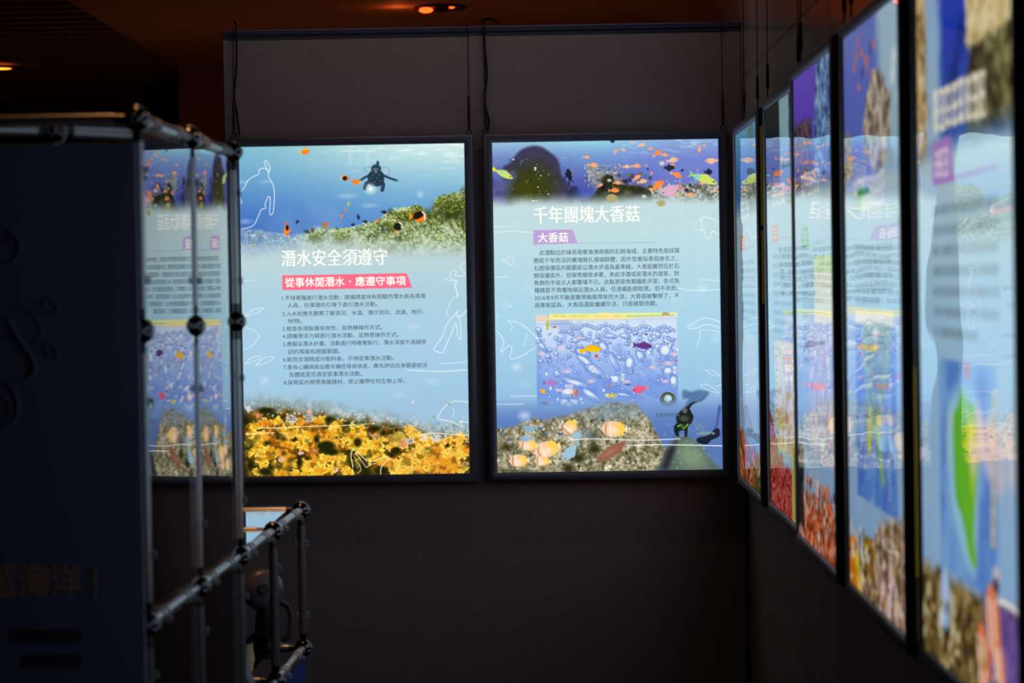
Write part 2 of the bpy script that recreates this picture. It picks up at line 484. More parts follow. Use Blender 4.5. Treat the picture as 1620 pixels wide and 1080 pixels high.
    for zx, zy, r in ((80, 490, 20), (60, 600, 24), (180, 720, 24), (260, 800, 24), (350, 580, 10), (470, 600, 16), (470, 680, 16), (330, 860, 18), (480, 900, 22), (640, 900, 26), (760, 820, 26), (860, 720, 26), (720, 520, 14),
                      (900, 860, 30), (800, 980, 28), (1000, 780, 26), (1040, 680, 18), (1130, 860, 30), (1240, 820, 28), (1330, 740, 26), (1330, 600, 20), (1390, 770, 14), (1000, 960, 26), (1180, 990, 22), (620, 1000, 20), (960, 620, 12), (520, 1010, 14), (300, 700, 16), (800, 600, 14), (690, 470, 10)):
        clumps.append((D(zx, zy), r))
    for _ in range(80):
        x = c.rng.uniform(4, 352); y0_ = np.interp(x, [0, 60, 120, 180, 240, 300, 357], [430, 428, 440, 446, 458, 466, 470])
        clumps.append(((x, c.rng.uniform(y0_, 520)), c.rng.uniform(9, 20) * (1 if x > 190 else .8)))
    order = sorted(clumps, key=lambda q: q[0][1])
    for (x, y), r in order:
        r = r * .56
        ors = c.rng.random() < (.45 if x > 180 else .25)
        deep_ = (222, 120, 20) if ors else (206, 140, 16)
        for _ in range(int(r * 1.6)):
            a_, q = c.rng.uniform(0, 6.28), r * math.sqrt(c.rng.random()) * .7
            c.ell(x + math.cos(a_) * q, y + math.sin(a_) * q * .8, 3.2, 2.6, deep_, soft=2.5, alpha=.7)
        nb = int(5 + r * 1.1)
        for b in range(nb):
            a_ = c.rng.uniform(0, 6.28)
            q0 = r * .5 * math.sqrt(c.rng.random()); t0 = c.rng.uniform(0, 6.28)
            px, py = x + math.cos(t0) * q0, y + math.sin(t0) * q0 * .8
            steps = int(r * c.rng.uniform(.45, .95) / 1.3) + 2
            for st in range(steps):
                a_ += c.rng.uniform(-.7, .7)
                px += math.cos(a_) * 1.4; py += math.sin(a_) * 1.2
                f_ = st / steps
                base = np.array((242, 160, 26)) * (1 - f_) + np.array((255, 212, 62)) * f_
                if x > 230: base = base * .6 + np.array((255, 186, 84)) * .4
                base = base + c.rng.normal(0, 7)
                c.ell(px, py + .7, 1.9, 1.4, np.clip(base * .78, 0, 255), a_, .9, .5)
                c.ell(px, py, 1.5, 1.15, np.clip(base + (6, 10, 4), 0, 255), a_, .9, .85)
                for sg in (1.3, -1.3):
                    if c.rng.random() > .45:
                        s_ = a_ + sg; c.ell(px + math.cos(s_) * 1.9, py + math.sin(s_) * 1.6, .95, .8, np.clip(base + (12, 26, 30), 0, 255), s_, .8, .8)
            c.ell(px, py, 1.0, .8, (255, 236, 120), 0, .8, .9)
    cm = ground * smooth(c.Y, 420, 440)
    c.blend(cm * smooth(c.noise(22, 3), .50, .66) * .5, (214, 116, 16))
    c.blend(cm * smooth(c.noise(9, 3), .56, .70) * .55, (96, 62, 10))
    c.blend(cm * smooth(c.noise(18, 2), .58, .72) * .6 * (1 - .7 * smooth(c.X, 200, 260)), (26, 28, 8))
    for zx, zy, r, col in ((230, 290, 7, (220, 130, 60)), (290, 400, 8, (226, 120, 40)), (870, 250, 4, (240, 170, 150)), (640, 350, 9, (206, 196, 206)), (860, 330, 9, (200, 196, 190)), (510, 860, 5, (240, 180, 160)), (920, 760, 8, (210, 120, 60)), (760, 780, 4, (230, 180, 170)), (1210, 990, 4, (240, 180, 170)), (90, 210, 5, (206, 214, 224))):
        x, y = C(zx, zy)
        for _ in range(int(r * 9)):
            a_, q = c.rng.uniform(0, 6.28), r * math.sqrt(c.rng.random())
            c.ell(x + math.cos(a_) * q, y + math.sin(a_) * q * .8, 1.1, .9, np.clip(np.array(col) + c.rng.normal(0, 16), 0, 255), soft=.8, alpha=.7)
    for zx, zy, r, col in ((620, 660, 8, (206, 140, 110)), (700, 620, 7, (206, 196, 186)), (1040, 590, 8, (226, 210, 214)), (880, 570, 6, (230, 214, 222)), (260, 560, 5, (196, 140, 110)), (1400, 920, 7, (180, 150, 90))):
        x, y = D(zx, zy)
        for _ in range(int(r * 9)):
            a_, q = c.rng.uniform(0, 6.28), r * math.sqrt(c.rng.random())
            c.ell(x + math.cos(a_) * q, y + math.sin(a_) * q * .8, 1.1, .9, np.clip(np.array(col) + c.rng.normal(0, 16), 0, 255), soft=.8, alpha=.7)
    for zx, zy, rx_, ry_ in ((120, 940, 6, 8), (60, 370, 6, 8), (320, 240, 14, 6), (330, 650, 6, 4), (960, 600, 5, 7), (1080, 690, 15, 9), (1160, 760, 12, 6), (540, 600, 5, 3), (740, 900, 4, 10), (300, 1010, 12, 6), (1120, 350, 8, 5), (380, 960, 6, 4)):
        x, y = C(zx, zy); c.ell(x, y, rx_, ry_, (30, 34, 8), soft=3.5, alpha=.75)
    for zx, zy, rx_, ry_ in ((40, 640, 7, 8), (520, 750, 8, 5), (110, 890, 4, 10), (340, 1000, 12, 8), (260, 470, 12, 5), (360, 520, 5, 5), (470, 800, 6, 4)):
        x, y = D(zx, zy); c.ell(x, y, rx_, ry_, (34, 34, 8), soft=3.5, alpha=.75)
    # bubbles of light
    for zx, zy, rx_, ry_ in ((755, 440, 11, 3), (1220, 430, 5, 5), (900, 500, 8, 2.5), (90, 350, 6, 2), (240, 350, 5, 1.5), (775, 185, 2.5, 11), (885, 210, 2.5, 9), (110, 600, 8, 3), (590, 640, 10, 3)):
        x, y = A(zx, zy); c.ell(x, y, rx_, ry_, (214, 226, 236), soft=6, alpha=.45)
    for zx, zy, rx_, ry_ in ((150, 515, 7, 7), (830, 585, 7, 4), (900, 240, 9, 4), (550, 200, 7, 3), (1000, 520, 9, 4)):
        x, y = B(zx, zy); c.ell(x, y, rx_, ry_, (206, 224, 236), soft=7, alpha=.4)
    # diver
    dk = (44, 66, 84)
    # legs, torso, arms, head, tank
    for pts, w_ in (([(915, 345), (880, 360), (868, 392)], 5.5), ([(965, 345), (985, 365), (978, 402)], 6), ([(905, 305), (870, 322), (840, 342)], 3.6), ([(985, 308), (1020, 325), (1066, 340)], 3.6)):
        c.line(mapp(A, pts), w_, dk, soft=1.2)
    c.poly(catmull(mapp(A, [(905, 285), (940, 272), (978, 288), (992, 320), (984, 360), (960, 378), (920, 378), (890, 352), (888, 312)]), 3, True), (38, 56, 72), soft=1.5)
    c.ell(*A(940, 268), 8.0, 7.0, (46, 64, 78), soft=1.4); c.ell(*A(950, 232), 2.4, 3.4, dk, soft=1.2)
    c.ell(*A(936, 272), 4.5, 2.2, (96, 116, 124), soft=1.2, alpha=.8); c.ell(*A(938, 288), 2.5, 2, (120, 140, 146), soft=1.2, alpha=.6)
    c.ell(*A(1068, 341), 2.4, 1.6, (60, 84, 100), .2)
    for zx, zy in ((920, 310), (960, 306), (905, 330), (966, 345), (930, 350), (945, 325)): c.ell(*A(zx, zy), 1.1, .9, (110, 136, 150), alpha=.6)
    c.line(mapp(A, [(880, 290), (866, 268), (890, 256), (915, 262)]), .6, (60, 90, 110), .8)
    c.line(mapp(A, [(1000, 312), (1026, 300), (1020, 266), (985, 256), (960, 262)]), .6, (60, 90, 110), .8)
    c.ell(*A(905, 395), 7, 7, (240, 246, 236), soft=9, alpha=.75); c.ell(*A(905, 395), 2.2, 2.2, (255, 255, 248), soft=1.5)
    # fish
    O = (250, 130, 30); K = (30, 28, 20)
    for zx, zy, L, H, an in ((488, 160, 16, 11, -.3), (742, 328, 15, 9, .05), (815, 350, 15, 9, 3.2)):
        x, y = A(zx, zy); c.fish(x, y, L, H, an, O, (250, 190, 50))
    c.ell(*A(742, 328), 3.6, 3.6, K); c.ell(*A(490, 145), 5, 1.4, (250, 200, 70), alpha=.7)
    c.fish(*A(372, 650), 22, 10, 1.6, O, (240, 100, 30)); c.ell(*A(376, 640), 2.6, 4.5, K)
    c.fish(*A(1205, 572), 28, 18, 0.1, (250, 120, 24), (250, 150, 30)); c.ell(*A(1208, 560), 10, 5.5, K, -.5); c.line(mapp(A, [(1232, 538), (1248, 562), (1246, 590)]), 2.2, (244, 240, 230))
    c.ell(*A(1078, 634), 7, 6, K); c.line(mapp(A, [(1085, 606), (1102, 622), (1100, 640)]), 1.8, (240, 240, 230)); c.fish(*A(1062, 668), 8, 4, 2.4, (236, 140, 50))
    for zx, zy, L, H, an, col in ((765, 490, 8, 5, -1.2, (180, 196, 90)), (748, 528, 6, 4, 1, (222, 140, 70)), (722, 566, 7, 4.5, -1.3, (230, 140, 60)), (620, 618, 9, 7, .4, (214, 110, 50)), (536, 652, 9, 6, 1.2, (120, 90, 50)),
                              (440, 605, 8, 4.5, -.9, (34, 50, 84)), (826, 572, 10, 5, 1.4, (36, 50, 84)), (794, 620, 8, 5, 3.0, (40, 50, 70)), (868, 602, 9, 5, 0, (60, 56, 50)), (944, 596, 8, 5, -.3, (230, 140, 80)), (988, 542, 10, 6, .2, (30, 44, 64)),
                              (496, 664, 10, 7, .4, (60, 86, 100)), (190, 676, 7, 5, .3, (160, 160, 120)), (148, 752, 9, 4, .2, (200, 176, 120)), (1055, 596, 8, 4, .3, (230, 190, 150)), (690, 646, 5, 3, 1, (90, 80, 80))):
        c.fish(*A(zx, zy), L, H, an, col)
    # white line drawings
    Wt = (244, 250, 252)
    def wl(f, pts, wd=.8, al=.9, closed=False): c.line(mapp(f, pts), wd, Wt, al, closed=closed)
    wl(A, [(80, 415), (105, 385), (125, 345), (160, 318), (195, 302), (198, 276), (225, 264), (252, 274), (262, 292)], 1.1)
    wl(A, [(262, 292), (240, 250), (234, 222), (246, 218), (264, 248), (268, 276), (256, 300), (268, 335), (288, 372), (296, 430), (292, 500), (286, 545), (272, 560), (265, 545), (268, 500), (268, 452), (256, 444), (244, 470), (235, 495), (240, 516), (214, 525), (196, 560), (168, 618), (130, 640), (88, 648)], 1.1)
    wl(A, [(84, 460), (88, 475), (82, 490)], .8)
    wl(A, [(1330, 636), (1370, 635), (1435, 680), (1380, 668), (1330, 636)], .7); wl(A, [(1405, 735), (1440, 735), (1500, 775), (1450, 765), (1405, 735)], .7); wl(A, [(1310, 732), (1350, 735), (1405, 777), (1350, 765), (1310, 732)], .7)
    wl(A, [(90, 976), (130, 974), (170, 972)], .8, .8)
    wl(A, [(1508, 862), (1484, 868), (1474, 890), (1488, 915), (1500, 935), (1485, 945), (1440, 945), (1447, 920), (1436, 909), (1416, 920), (1408, 955), (1425, 968), (1450, 975), (1440, 1005), (1448, 1030), (1455, 1080)], .9)
    wl(B, [(1060, 0), (1085, 12), (1122, 14), (1108, 30), (1126, 88), (1100, 102), (1076, 150), (1068, 180), (1080, 192)], .9, .8)
    wl(B, [(1170, 160), (1140, 190), (1118, 180), (1128, 160), (1112, 180), (1070, 230), (1048, 290), (1006, 352), (1014, 366), (1048, 374), (1060, 350), (1082, 300), (1112, 230), (1120, 245), (1124, 290), (1130, 302), (1141, 300), (1138, 230), (1128, 190)], 1.1)
    wl(B, [(52, 192), (95, 158), (146, 150), (110, 176), (52, 192)]); wl(B, [(46, 248), (85, 256), (118, 280), (120, 300), (90, 340), (48, 358)])
    wl(B, [(50, 432), (90, 398), (134, 390), (115, 410), (50, 432)]); wl(B, [(106, 438), (148, 402), (198, 396), (165, 424), (106, 438)])
    wl(B, [(1030, 428), (1100, 426), (1178, 418)]); wl(B, [(872, 462), (950, 466), (1050, 468), (1178, 460)], 1.1)
    wl(B, [(1184, 624), (1110, 618), (1066, 640), (1040, 670), (1024, 700), (1044, 712), (1095, 722), (1142, 744), (1146, 734), (1134, 720), (1184, 726)], 1.1); wl(B, [(1100, 655), (1106, 675), (1102, 698)])
    Y2 = (255, 244, 190)
    c.line(mapp(C, [(60, 535), (250, 525), (420, 516)]), 1.1, Y2); c.line(mapp(C, [(230, 462), (600, 452), (860, 438), (1200, 430), (1440, 418)]), 1.0, Y2)
    c.line(mapp(D, [(0, 412), (120, 408), (240, 402)]), .7, Y2); c.line(mapp(D, [(820, 545), (930, 530), (1070, 524), (1250, 538), (1460, 548)]), 1.1, Y2); c.line(mapp(D, [(1370, 636), (1460, 636)]), .8, Y2)
    c.line(mapp(D, [(-20, 960), (-30, 900), (-44, 830), (-30, 745), (20, 745), (80, 800), (140, 862), (200, 882), (270, 872), (350, 832), (420, 828), (415, 860), (350, 940), (332, 990), (334, 1045)]), 1.2, Y2)
    c.line(mapp(D, [(0, 800), (15, 790), (40, 810), (70, 850), (110, 900), (150, 958), (200, 920), (270, 908)]), .9, Y2); c.line(mapp(D, [(0, 820), (30, 890), (60, 925), (80, 990), (40, 1030)]), .8, Y2)
    # heading banner
    P = (250, 106, 134)
    c.poly(mapp(A, [(343, 942), (1133, 928), (1168, 1020), (345, 1035)]), P); c.line(mapp(A, [(1160, 1019), (1255, 1016)]), .8, (226, 150, 176), .6, smooth=False)
    sx, ex = A(340, 0)[0], A(1008, 0)[0]
    title = [('潛水安全須遵守', A(340, 830)[0], A(1008, 830)[0], A(670, 828)[1], 26.5)]
    head = [('從事休閒潛水', A(362, 980)[0], A(738, 980)[0], A(740, 980)[1], 15.2), ('·', A(768, 980)[0], A(778, 980)[0], A(740, 980)[1], 2.6), ('應遵守事項', A(808, 980)[0], A(1126, 980)[0], A(740, 980)[1], 15.2)]
    L = [('1.不得單獨進行潛水活動，建議請當地有經驗的潛水員為導潛', 240, 962, 100), ('人員，在導潛的引導下進行潛水活動。', 268, 720, 137), ('2.入水前應先觀察了解浪況、水溫、潮汐流向、流速、地行、', 242, 955, 179),
         ('地物。', 268, 340, 215), ('3.檢查各項裝備有效性，並熟練操作方式。', 243, 745, 254), ('4.請攜帶浮力袋進行潛水活動，並熟悉操作方式。', 243, 828, 292), ('5.應擬妥潛水計畫，活動進行時確實執行，潛水深度不逾越受', 245, 966, 331),
         ('訓的等級和經驗範圍。', 270, 532, 370), ('6.飲用含酒精成分飲料後，不得從事潛水活動。', 245, 802, 409), ('7.患有心臟病高血壓羊癲症等疾病者，應先評估自身健康狀況', 247, 970, 448), ('及體能是否適宜從事潛水活動。', 275, 642, 485), ('8.保育區內禁帶漁獵器材，禁止攜帶任何生物上岸。', 248, 858, 525)]
    bodyt = []
    for st, x0, x1, yc in L:
        a_ = B(x0, yc); b_ = B(x1, yc)
        bodyt.append((st, a_[0], a_[0] + (x1 - x0) / 3.1775, a_[1], 7.9 if len(st) > 3 else 7.4))
    return c, title, head, bodyt, []

def paint_mushroom():
    c = Canvas(1.3, 11)
    A = conv(760, 200, 4.0, -78.6, -225.5); B = conv(760, 480, 3.6, -78.6, -225.5); E = conv(830, 370, 6.2308, -78.6, -225.5)
    left = c.vgrad([(0, (150, 190, 218)), (25, (112, 136, 190)), (60, (92, 100, 168)), (105, (88, 84, 140))])
    mid = c.vgrad([(0, (150, 206, 224)), (20, (120, 160, 210)), (60, (86, 98, 176)), (105, (72, 78, 150))])
    right = c.vgrad([(0, (140, 170, 214)), (30, (116, 130, 204)), (70, (108, 118, 196)), (100, (116, 126, 198))])
    t1 = smooth(c.X, 40, 150)[..., None]; t2 = smooth(c.X, 170, 290)[..., None]
    c.a = (left * (1 - t1) + mid * t1) * (1 - t2) + right * t2
    c.blend(smooth(c.noise(4, 3, ax=4), .5, .8) * np.clip(1 - c.Y / 34, 0, 1) * .6 * smooth(c.X, 150, 250), (220, 240, 244))
    # giant mushroom coral
    c.poly(catmull(mapp(A, [(140, 270), (150, 250), (190, 230), (215, 190), (255, 150), (320, 125), (380, 130), (430, 160), (480, 200), (500, 250), (510, 310), (545, 350), (580, 400), (600, 480), (590, 560), (180, 560), (200, 400), (225, 330), (215, 285), (180, 285)]), 4, True), (62, 58, 84), soft=5)
    c.ell(*A(330, 370), 36, 34, (58, 64, 20), soft=26, alpha=.85); c.ell(*A(290, 440), 30, 20, (64, 66, 14), soft=20, alpha=.6)
    m = smooth(c.noise(10, 3), .45, .75) * (c.X < 130) * (c.Y < 110) * (c.Y > 25); c.blend(m * .22, (36, 34, 44))
    c.poly(mapp(A, [(540, 420), (575, 380), (610, 380), (640, 440), (700, 440), (740, 520), (520, 520)]), (44, 46, 76), soft=5)
    c.ell(*A(660, 420), 14, 10, (66, 84, 170), soft=10, alpha=.8)
    # slope and rocks
    c.poly(mapp(A, [(660, 240), (740, 260), (860, 320), (920, 380), (900, 420), (740, 420), (690, 350)]), (130, 140, 150), soft=9, alpha=.85)
    c.scatter(180, (145, 205, 38, 72), [(200, 206, 190), (90, 96, 100), (170, 150, 120)], .7, 1.6, alpha=.5)
    reef = smooth(c.Y - np.interp(c.X, [150, 200, 240, 300, 357], [86, 82, 74, 68, 70]) + 8 * (c.noise(8, 2) - .5), 0, 5) * smooth(c.X, 150, 190)
    nq = c.noise(4, 2); gr = np.stack([np.interp(nq, [.3, .5, .7], v) / 255 for v in ([80, 132, 196], [84, 136, 196], [70, 116, 168])], -1)
    c.blend(reef * .9 * (c.Y < 150), gr)
    c.scatter(300, (180, 357, 64, 86), [(214, 222, 216), (190, 196, 180), (130, 136, 110)], .5, 1.1, alpha=.45)
    c.poly(catmull(mapp(A, [(690, 520), (730, 410), (760, 360), (775, 320), (800, 305), (835, 320), (850, 355), (900, 370), (1000, 378), (1060, 400), (1080, 440), (1040, 520)]), 3, True), (44, 46, 30), soft=3)
    c.scatter(60, (165, 250, 55, 90), [(96, 96, 50), (70, 60, 40), (30, 34, 40)], 1.5, 4, alpha=.5, soft=3)
    body = c.vgrad([(80, (190, 210, 212)), (105, (192, 216, 220)), (150, (188, 216, 222)), (220, (176, 212, 226)), (300, (164, 206, 228)), (390, (150, 192, 224)), (440, (132, 168, 210))])
    c.blend(smooth(c.Y + 8 * (c.noise(24, 3) - .5), 78, 104), body)
    c.scatter(60, (10, 357, 105, 400), [(206, 228, 238), (196, 220, 234)], 2, 7, alpha=.22, soft=6)
    # small fish
    O = (248, 166, 120)
    for zx, zy, L, an in ((710, 246, 18, .1), (668, 196, 12, .1), (1016, 120, 14, -.2), (1075, 143, 10, 0), (1115, 172, 17, -.6), (1160, 182, 13, .1), (1210, 216, 20, -.15), (1212, 245, 9, .3), (920, 256, 14, 0), (982, 252, 16, 0), (985, 326, 16, -.6), (1020, 350, 17, -.2), (1235, 308, 20, .4),
                          (1115, 376, 27, -.6), (862, 358, 14, 0), (842, 406, 18, 0), (1460, 218, 22, 3.1), (1380, 145, 13, 1.7), (1412, 124, 7, .3), (900, 150, 10, .3), (855, 160, 11, -1), (848, 296, 8, .2), (756, 374, 11, -.6), (1242, 430, 9, .5), (1322, 434, 16, .2), (1475, 408, 10, 0), (1395, 362, 10, .3), (1080, 296, 7, -1), (960, 100, 7, -1), (1046, 248, 6, 0), (742, 296, 6, 0), (1370, 278, 5, 0)):
        x, y = A(zx, zy); q = c.rng.random(); col = O if q > .4 else (240, 184, 152)
        if zx in (1235, 1115, 842): col = (250, 140, 70)
        c.fish(x, y, L, L * .42, an, col, (250, 190, 130))
    c.fish(*A(1200, 402), 36, 18, 2.85, (220, 170, 196), (226, 120, 150))
    for zx, zy, L, H, an in ((140, 300, 36, 11, .45), (1405, 332, 48, 14, .35)):
        c.fish(*A(zx, zy), L, H, an, (206, 220, 104), (150, 206, 130))
    c.ell(*A(1365, 320), 5, 6, (130, 214, 190), .35, soft=3, alpha=.8); c.ell(*A(135, 292), 4, 4, (150, 220, 160), soft=3, alpha=.6); c.fish(*A(75, 272), 14, 6, .3, (240, 220, 60))
    for zx, zy, L in ((912, 348, 9), (1185, 265, 15), (1436, 290, 14), (1320, 374, 6), (1054, 272, 4), (1272, 280, 6), (828, 92, 10), (1300, 405, 8), (1206, 262, 10)):
        c.fish(*A(zx, zy), L, L * .7, c.rng.uniform(-.5, .5), (40, 42, 66))
    for zx, zy, r in ((828, 455, 9), (1140, 486, 7), (1145, 235, 4.5), (1032, 444, 4), (812, 342, 3.5)):
        c.ell(*A(zx, zy), r, r * .75, (176, 168, 110) if r > 5 else (200, 206, 200), soft=2, alpha=.85)
    for _ in range(28):
        zx, zy = c.rng.uniform(200, 560), c.rng.uniform(180, 480); c.ell(*A(zx, zy), .5, .5, (240, 244, 250), alpha=.8)
    for zx, zy, r in ((206, 210, 1.1), (345, 264, 1.5), (344, 276, 1), (330, 472, 1.3), (350, 471, 1), (380, 312, .9), (362, 384, .9), (428, 428, .9)): c.ell(*A(zx, zy), r * 1.4, r * .8, (250, 252, 252))
    # little diver
    c.poly(mapp(A, [(540, 275), (556, 268), (566, 285), (580, 292), (580, 322), (572, 330), (582, 345), (596, 362), (580, 352), (565, 340), (562, 372), (556, 376), (556, 340), (545, 318), (528, 338), (538, 308), (530, 300), (542, 292)]), (28, 32, 60), soft=1)
    c.ell(*A(578, 302), 1.4, 4, (120, 120, 90), alpha=.8)
    # map drawing
    q = mapp(B, [(312, 66), (1118, 50), (1126, 600), (320, 622)])
    x0, y0 = q[0][0], q[0][1] + 1; x1, y1 = q[2][0], q[3][1] - 1
    inside = (smooth(c.X, x0 - 1, x0 + 2) * (1 - smooth(c.X, x1 - 2, x1 + 1)) * smooth(c.Y, y0 - 1, y0 + 1) * (1 - smooth(c.Y, y1 - 1, y1 + 1)))
    sea = c.vgrad([(y0, (206, 220, 236)), (y0 + 22, (206, 222, 242)), (y0 + 45, (190, 210, 242)), (y0 + 75, (156, 184, 234)), (y0 + 110, (126, 158, 224)), (y1, (110, 142, 218))])
    c.blend(inside, sea)
    c.blend(inside * smooth(c.noise(22, 3), .52, .7) * .35, (100, 130, 214))
    for _ in range(9):
        zx, zy = c.rng.uniform(330, 1000), c.rng.uniform(150, 560)
        c.line([B(zx, zy), B(zx + 60, zy + c.rng.uniform(10, 50)), B(zx + 130, zy + c.rng.uniform(60, 90))], 5, (206, 220, 246), .28, soft=5)
    c.poly(mapp(B, [(312, 64), (392, 62), (380, 102), (312, 104)]), (226, 206, 190), soft=2)
    c.poly(mapp(B, [(392, 58), (1120, 50), (1120, 68), (830, 84), (392, 92)]), (226, 238, 150), soft=1.5)
    c.poly(catmull(mapp(B, [(392, 78), (620, 72), (680, 52), (770, 56), (830, 78), (830, 88), (600, 92), (392, 94)]), 3, True), (248, 228, 156), soft=1.5)
    c.line(mapp(B, [(830, 72), (1100, 66)]), 1.6, (176, 168, 150), .8, smooth=False); c.line(mapp(B, [(400, 94), (1110, 84)]), .6, (180, 180, 180), .8, smooth=False)
    c.poly(mapp(B, [(1028, 56), (1050, 46), (1074, 54), (1068, 66), (1036, 66)]), (190, 164, 96)); c.line(mapp(B, [(314, 118), (560, 116), (640, 124)]), .6, (120, 140, 180))
    c.poly(catmull(mapp(B, [(380, 92), (388, 112), (384, 152), (376, 150), (372, 112)]), 3, True), (190, 190, 50)); c.line(mapp(B, [(381, 64), (381, 92)]), .5, (120, 120, 100))
    Ln = (62, 92, 176)
    for _ in range(30):
        zx = c.rng.uniform(400, 830); c.ell(*B(zx, 62 + c.rng.uniform(-4, 22)), 1.8, 1.2, (236, 212, 120), soft=1, alpha=.7); c.line([B(zx, 74), B(zx + 14, 68)], .4, (150, 150, 90), .6)
    def rock(x, y, rx_, ry_, an=0.0):
        n_ = 9; P = []
        for i in range(n_):
            a_ = 2 * math.pi * i / n_; rr = c.rng.uniform(.8, 1.15)
            u, v = rx_ * rr * math.cos(a_), ry_ * rr * math.sin(a_)
            P.append((x + u * math.cos(an) - v * math.sin(an), y + u * math.sin(an) + v * math.cos(an)))
        c.poly(P, (142, 170, 226), alpha=.65); c.ell(x - rx_ * .15, y - ry_ * .3, rx_ * .6, ry_ * .5, (222, 232, 246), an, soft=2.0, alpha=.8)
        c.line(P, .65, Ln, .8, closed=True)
        if rx_ > 3:
            for k in range(int(rx_ / 2)):
                u = c.rng.uniform(-.6, .6) * rx_; c.line([(x + u * math.cos(an), y + u * math.sin(an) + ry_ * .2), (x + u * math.cos(an) + .6, y + u * math.sin(an) + ry_ * .8)], .5, Ln, .6)
    for i in range(34):   # bank of rocks along the shore
        zx = 520 + i * 17.5; rock(*B(zx, 132 + 10 * math.sin(i) + (8 if zx > 800 else 0)), c.rng.uniform(2, 3.4), c.rng.uniform(2, 4.4))
    for _ in range(170):
        zx, zy = c.rng.uniform(325, 1110), c.rng.uniform(150, 330); r = c.rng.uniform(1.0, 3.4)
        rock(*B(zx, zy), r * 1.4, r, c.rng.uniform(-.4, .9))
    for _ in range(110):
        zx, zy = c.rng.uniform(325, 1110), c.rng.uniform(310, 605); r = c.rng.uniform(.8, 2.4)
        rock(*B(zx, zy), r * 1.4, r, c.rng.uniform(-.4, .9))
    for zx, zy, rx_, ry_, an in ((350, 245, 9, 5, .8), (740, 185, 12, 4, .1), (820, 185, 9, 4.5, .2), (600, 330, 20, 7, .75), (650, 385, 20, 8, .6), (760, 330, 16, 5, 1.1), (850, 350, 8, 15, .1), (910, 300, 10, 7, 1.2), (1055, 280, 11, 15, 0), (1070, 390, 9, 9, 0), (1100, 450, 7, 12, 0),
                               (435, 400, 6, 5, 1.2), (770, 440, 8, 10, .6), (490, 430, 8, 3, 0), (545, 455, 20, 6, .3), (630, 520, 18, 6, .6), (500, 510, 13, 9, 0), (480, 570, 9, 9, 0), (510, 585, 9, 8, .3), (540, 570, 7, 8, 0), (815, 520, 12, 3, .2), (700, 250, 11, 7, 1), (660, 215, 7, 4, 0), (580, 280, 12, 6, .4), (540, 210, 6, 4, .3), (1010, 178, 5, 5, 0), (330, 150, 5, 5, 0), (380, 300, 5, 4, 0), (430, 285, 4, 4, 0)):
        rock(*B(zx, zy), rx_, ry_, an)
    for x_, y_ in ((600, 340), (640, 370), (670, 395)):
        for k in range(5): a0 = B(x_ - 30 + k * 12, y_ - 14 + k * 6); c.line([a0, (a0[0] - 3, a0[1] + 7)], .7, Ln, .7)
    for zx, zy in ((345, 286), (458, 256), (445, 494), (490, 388), (630, 442), (465, 616), (832, 444), (978, 362), (1050, 442), (1100, 286), (1068, 338), (560, 196), (720, 600)):
        c.ell(*B(zx, zy), 5, 2, (250, 210, 212), soft=2.5, alpha=.9); c.line([B(zx - 10, zy), B(zx + 10, zy)], .8, (236, 120, 130), .6, smooth=False)
    for zx, zy in ((375, 402), (398, 484), (438, 546), (518, 552), (570, 544), (578, 568), (700, 494), (748, 418), (956, 276), (1056, 212), (1075, 240), (1118, 262), (1004, 240)):
        c.ell(*B(zx, zy), 1.8, 2.2, (236, 246, 220), soft=1.5, alpha=.9)
    for zx, zy in ((640, 372), (504, 470), (808, 418), (1104, 378)):
        c.poly([B(zx - (22 if zx == 504 else 8), zy - (8 if zx == 504 else 20)), B(zx + (22 if zx == 504 else 8), zy - (8 if zx == 504 else 20)), B(zx + (22 if zx == 504 else 8), zy + (8 if zx == 504 else 20)), B(zx - (22 if zx == 504 else 8), zy + (8 if zx == 504 else 20))], (226, 230, 240), alpha=.8)
        c.line([B(zx, zy - 10), B(zx, zy + 10)] if zx != 504 else [B(zx - 16, zy), B(zx + 16, zy)], .8, (60, 60, 80), .8, smooth=False)
    c.poly(catmull(mapp(B, [(564, 262), (600, 254), (612, 240), (650, 238), (684, 254), (672, 272), (630, 276), (600, 268), (580, 284), (566, 280)]), 3, True), (246, 190, 14)); c.line(mapp(B, [(566, 262), (612, 240), (650, 238), (684, 254)]), .6, (150, 110, 20))
    c.ell(*B(658, 298), 2.8, 2.8, (222, 84, 66)); c.ell(*B(1112, 325), 2, 2, (220, 84, 80))
    c.fish(*B(922, 240), 31, 12, .08, (106, 62, 140), (80, 40, 110)); [c.line([B(880 + k * 14, 226), B(880 + k * 14, 254)], .7, (50, 24, 80), .7) for k in range(6)]
    c.fish(*B(396, 452), 24, 12, .1, (170, 130, 200), (130, 100, 170)); c.fish(*B(908, 486), 27, 13, 3.0, (226, 96, 130), (236, 130, 150)); c.fish(*B(848, 582), 30, 11, 3.05, (222, 206, 120), (180, 170, 90)); c.line(mapp(B, [(796, 584), (830, 568), (870, 572), (898, 560)]), .6, (90, 90, 60))
    c.fish(*B(352, 500), 11, 7, .6, (240, 180, 40)); c.fish(*B(358, 570), 14, 6, 0, (110, 84, 120))
    for zx, zy in ((535, 508), (550, 498), (520, 518), (545, 518), (530, 498)): c.ell(*B(zx, zy), 2.6, 1.6, (214, 92, 60), c.rng.uniform(0, 3))
    c.ell(*B(745, 525), 9, 3.6, (222, 206, 100)); c.ell(*B(718, 520), 3.4, 2, (236, 226, 150)); c.line(mapp(B, [(730, 525), (745, 514), (768, 524), (745, 536), (730, 525)]), .6, (110, 96, 40)); c.fish(*B(418, 134), 8, 4, 0, (206, 120, 90))
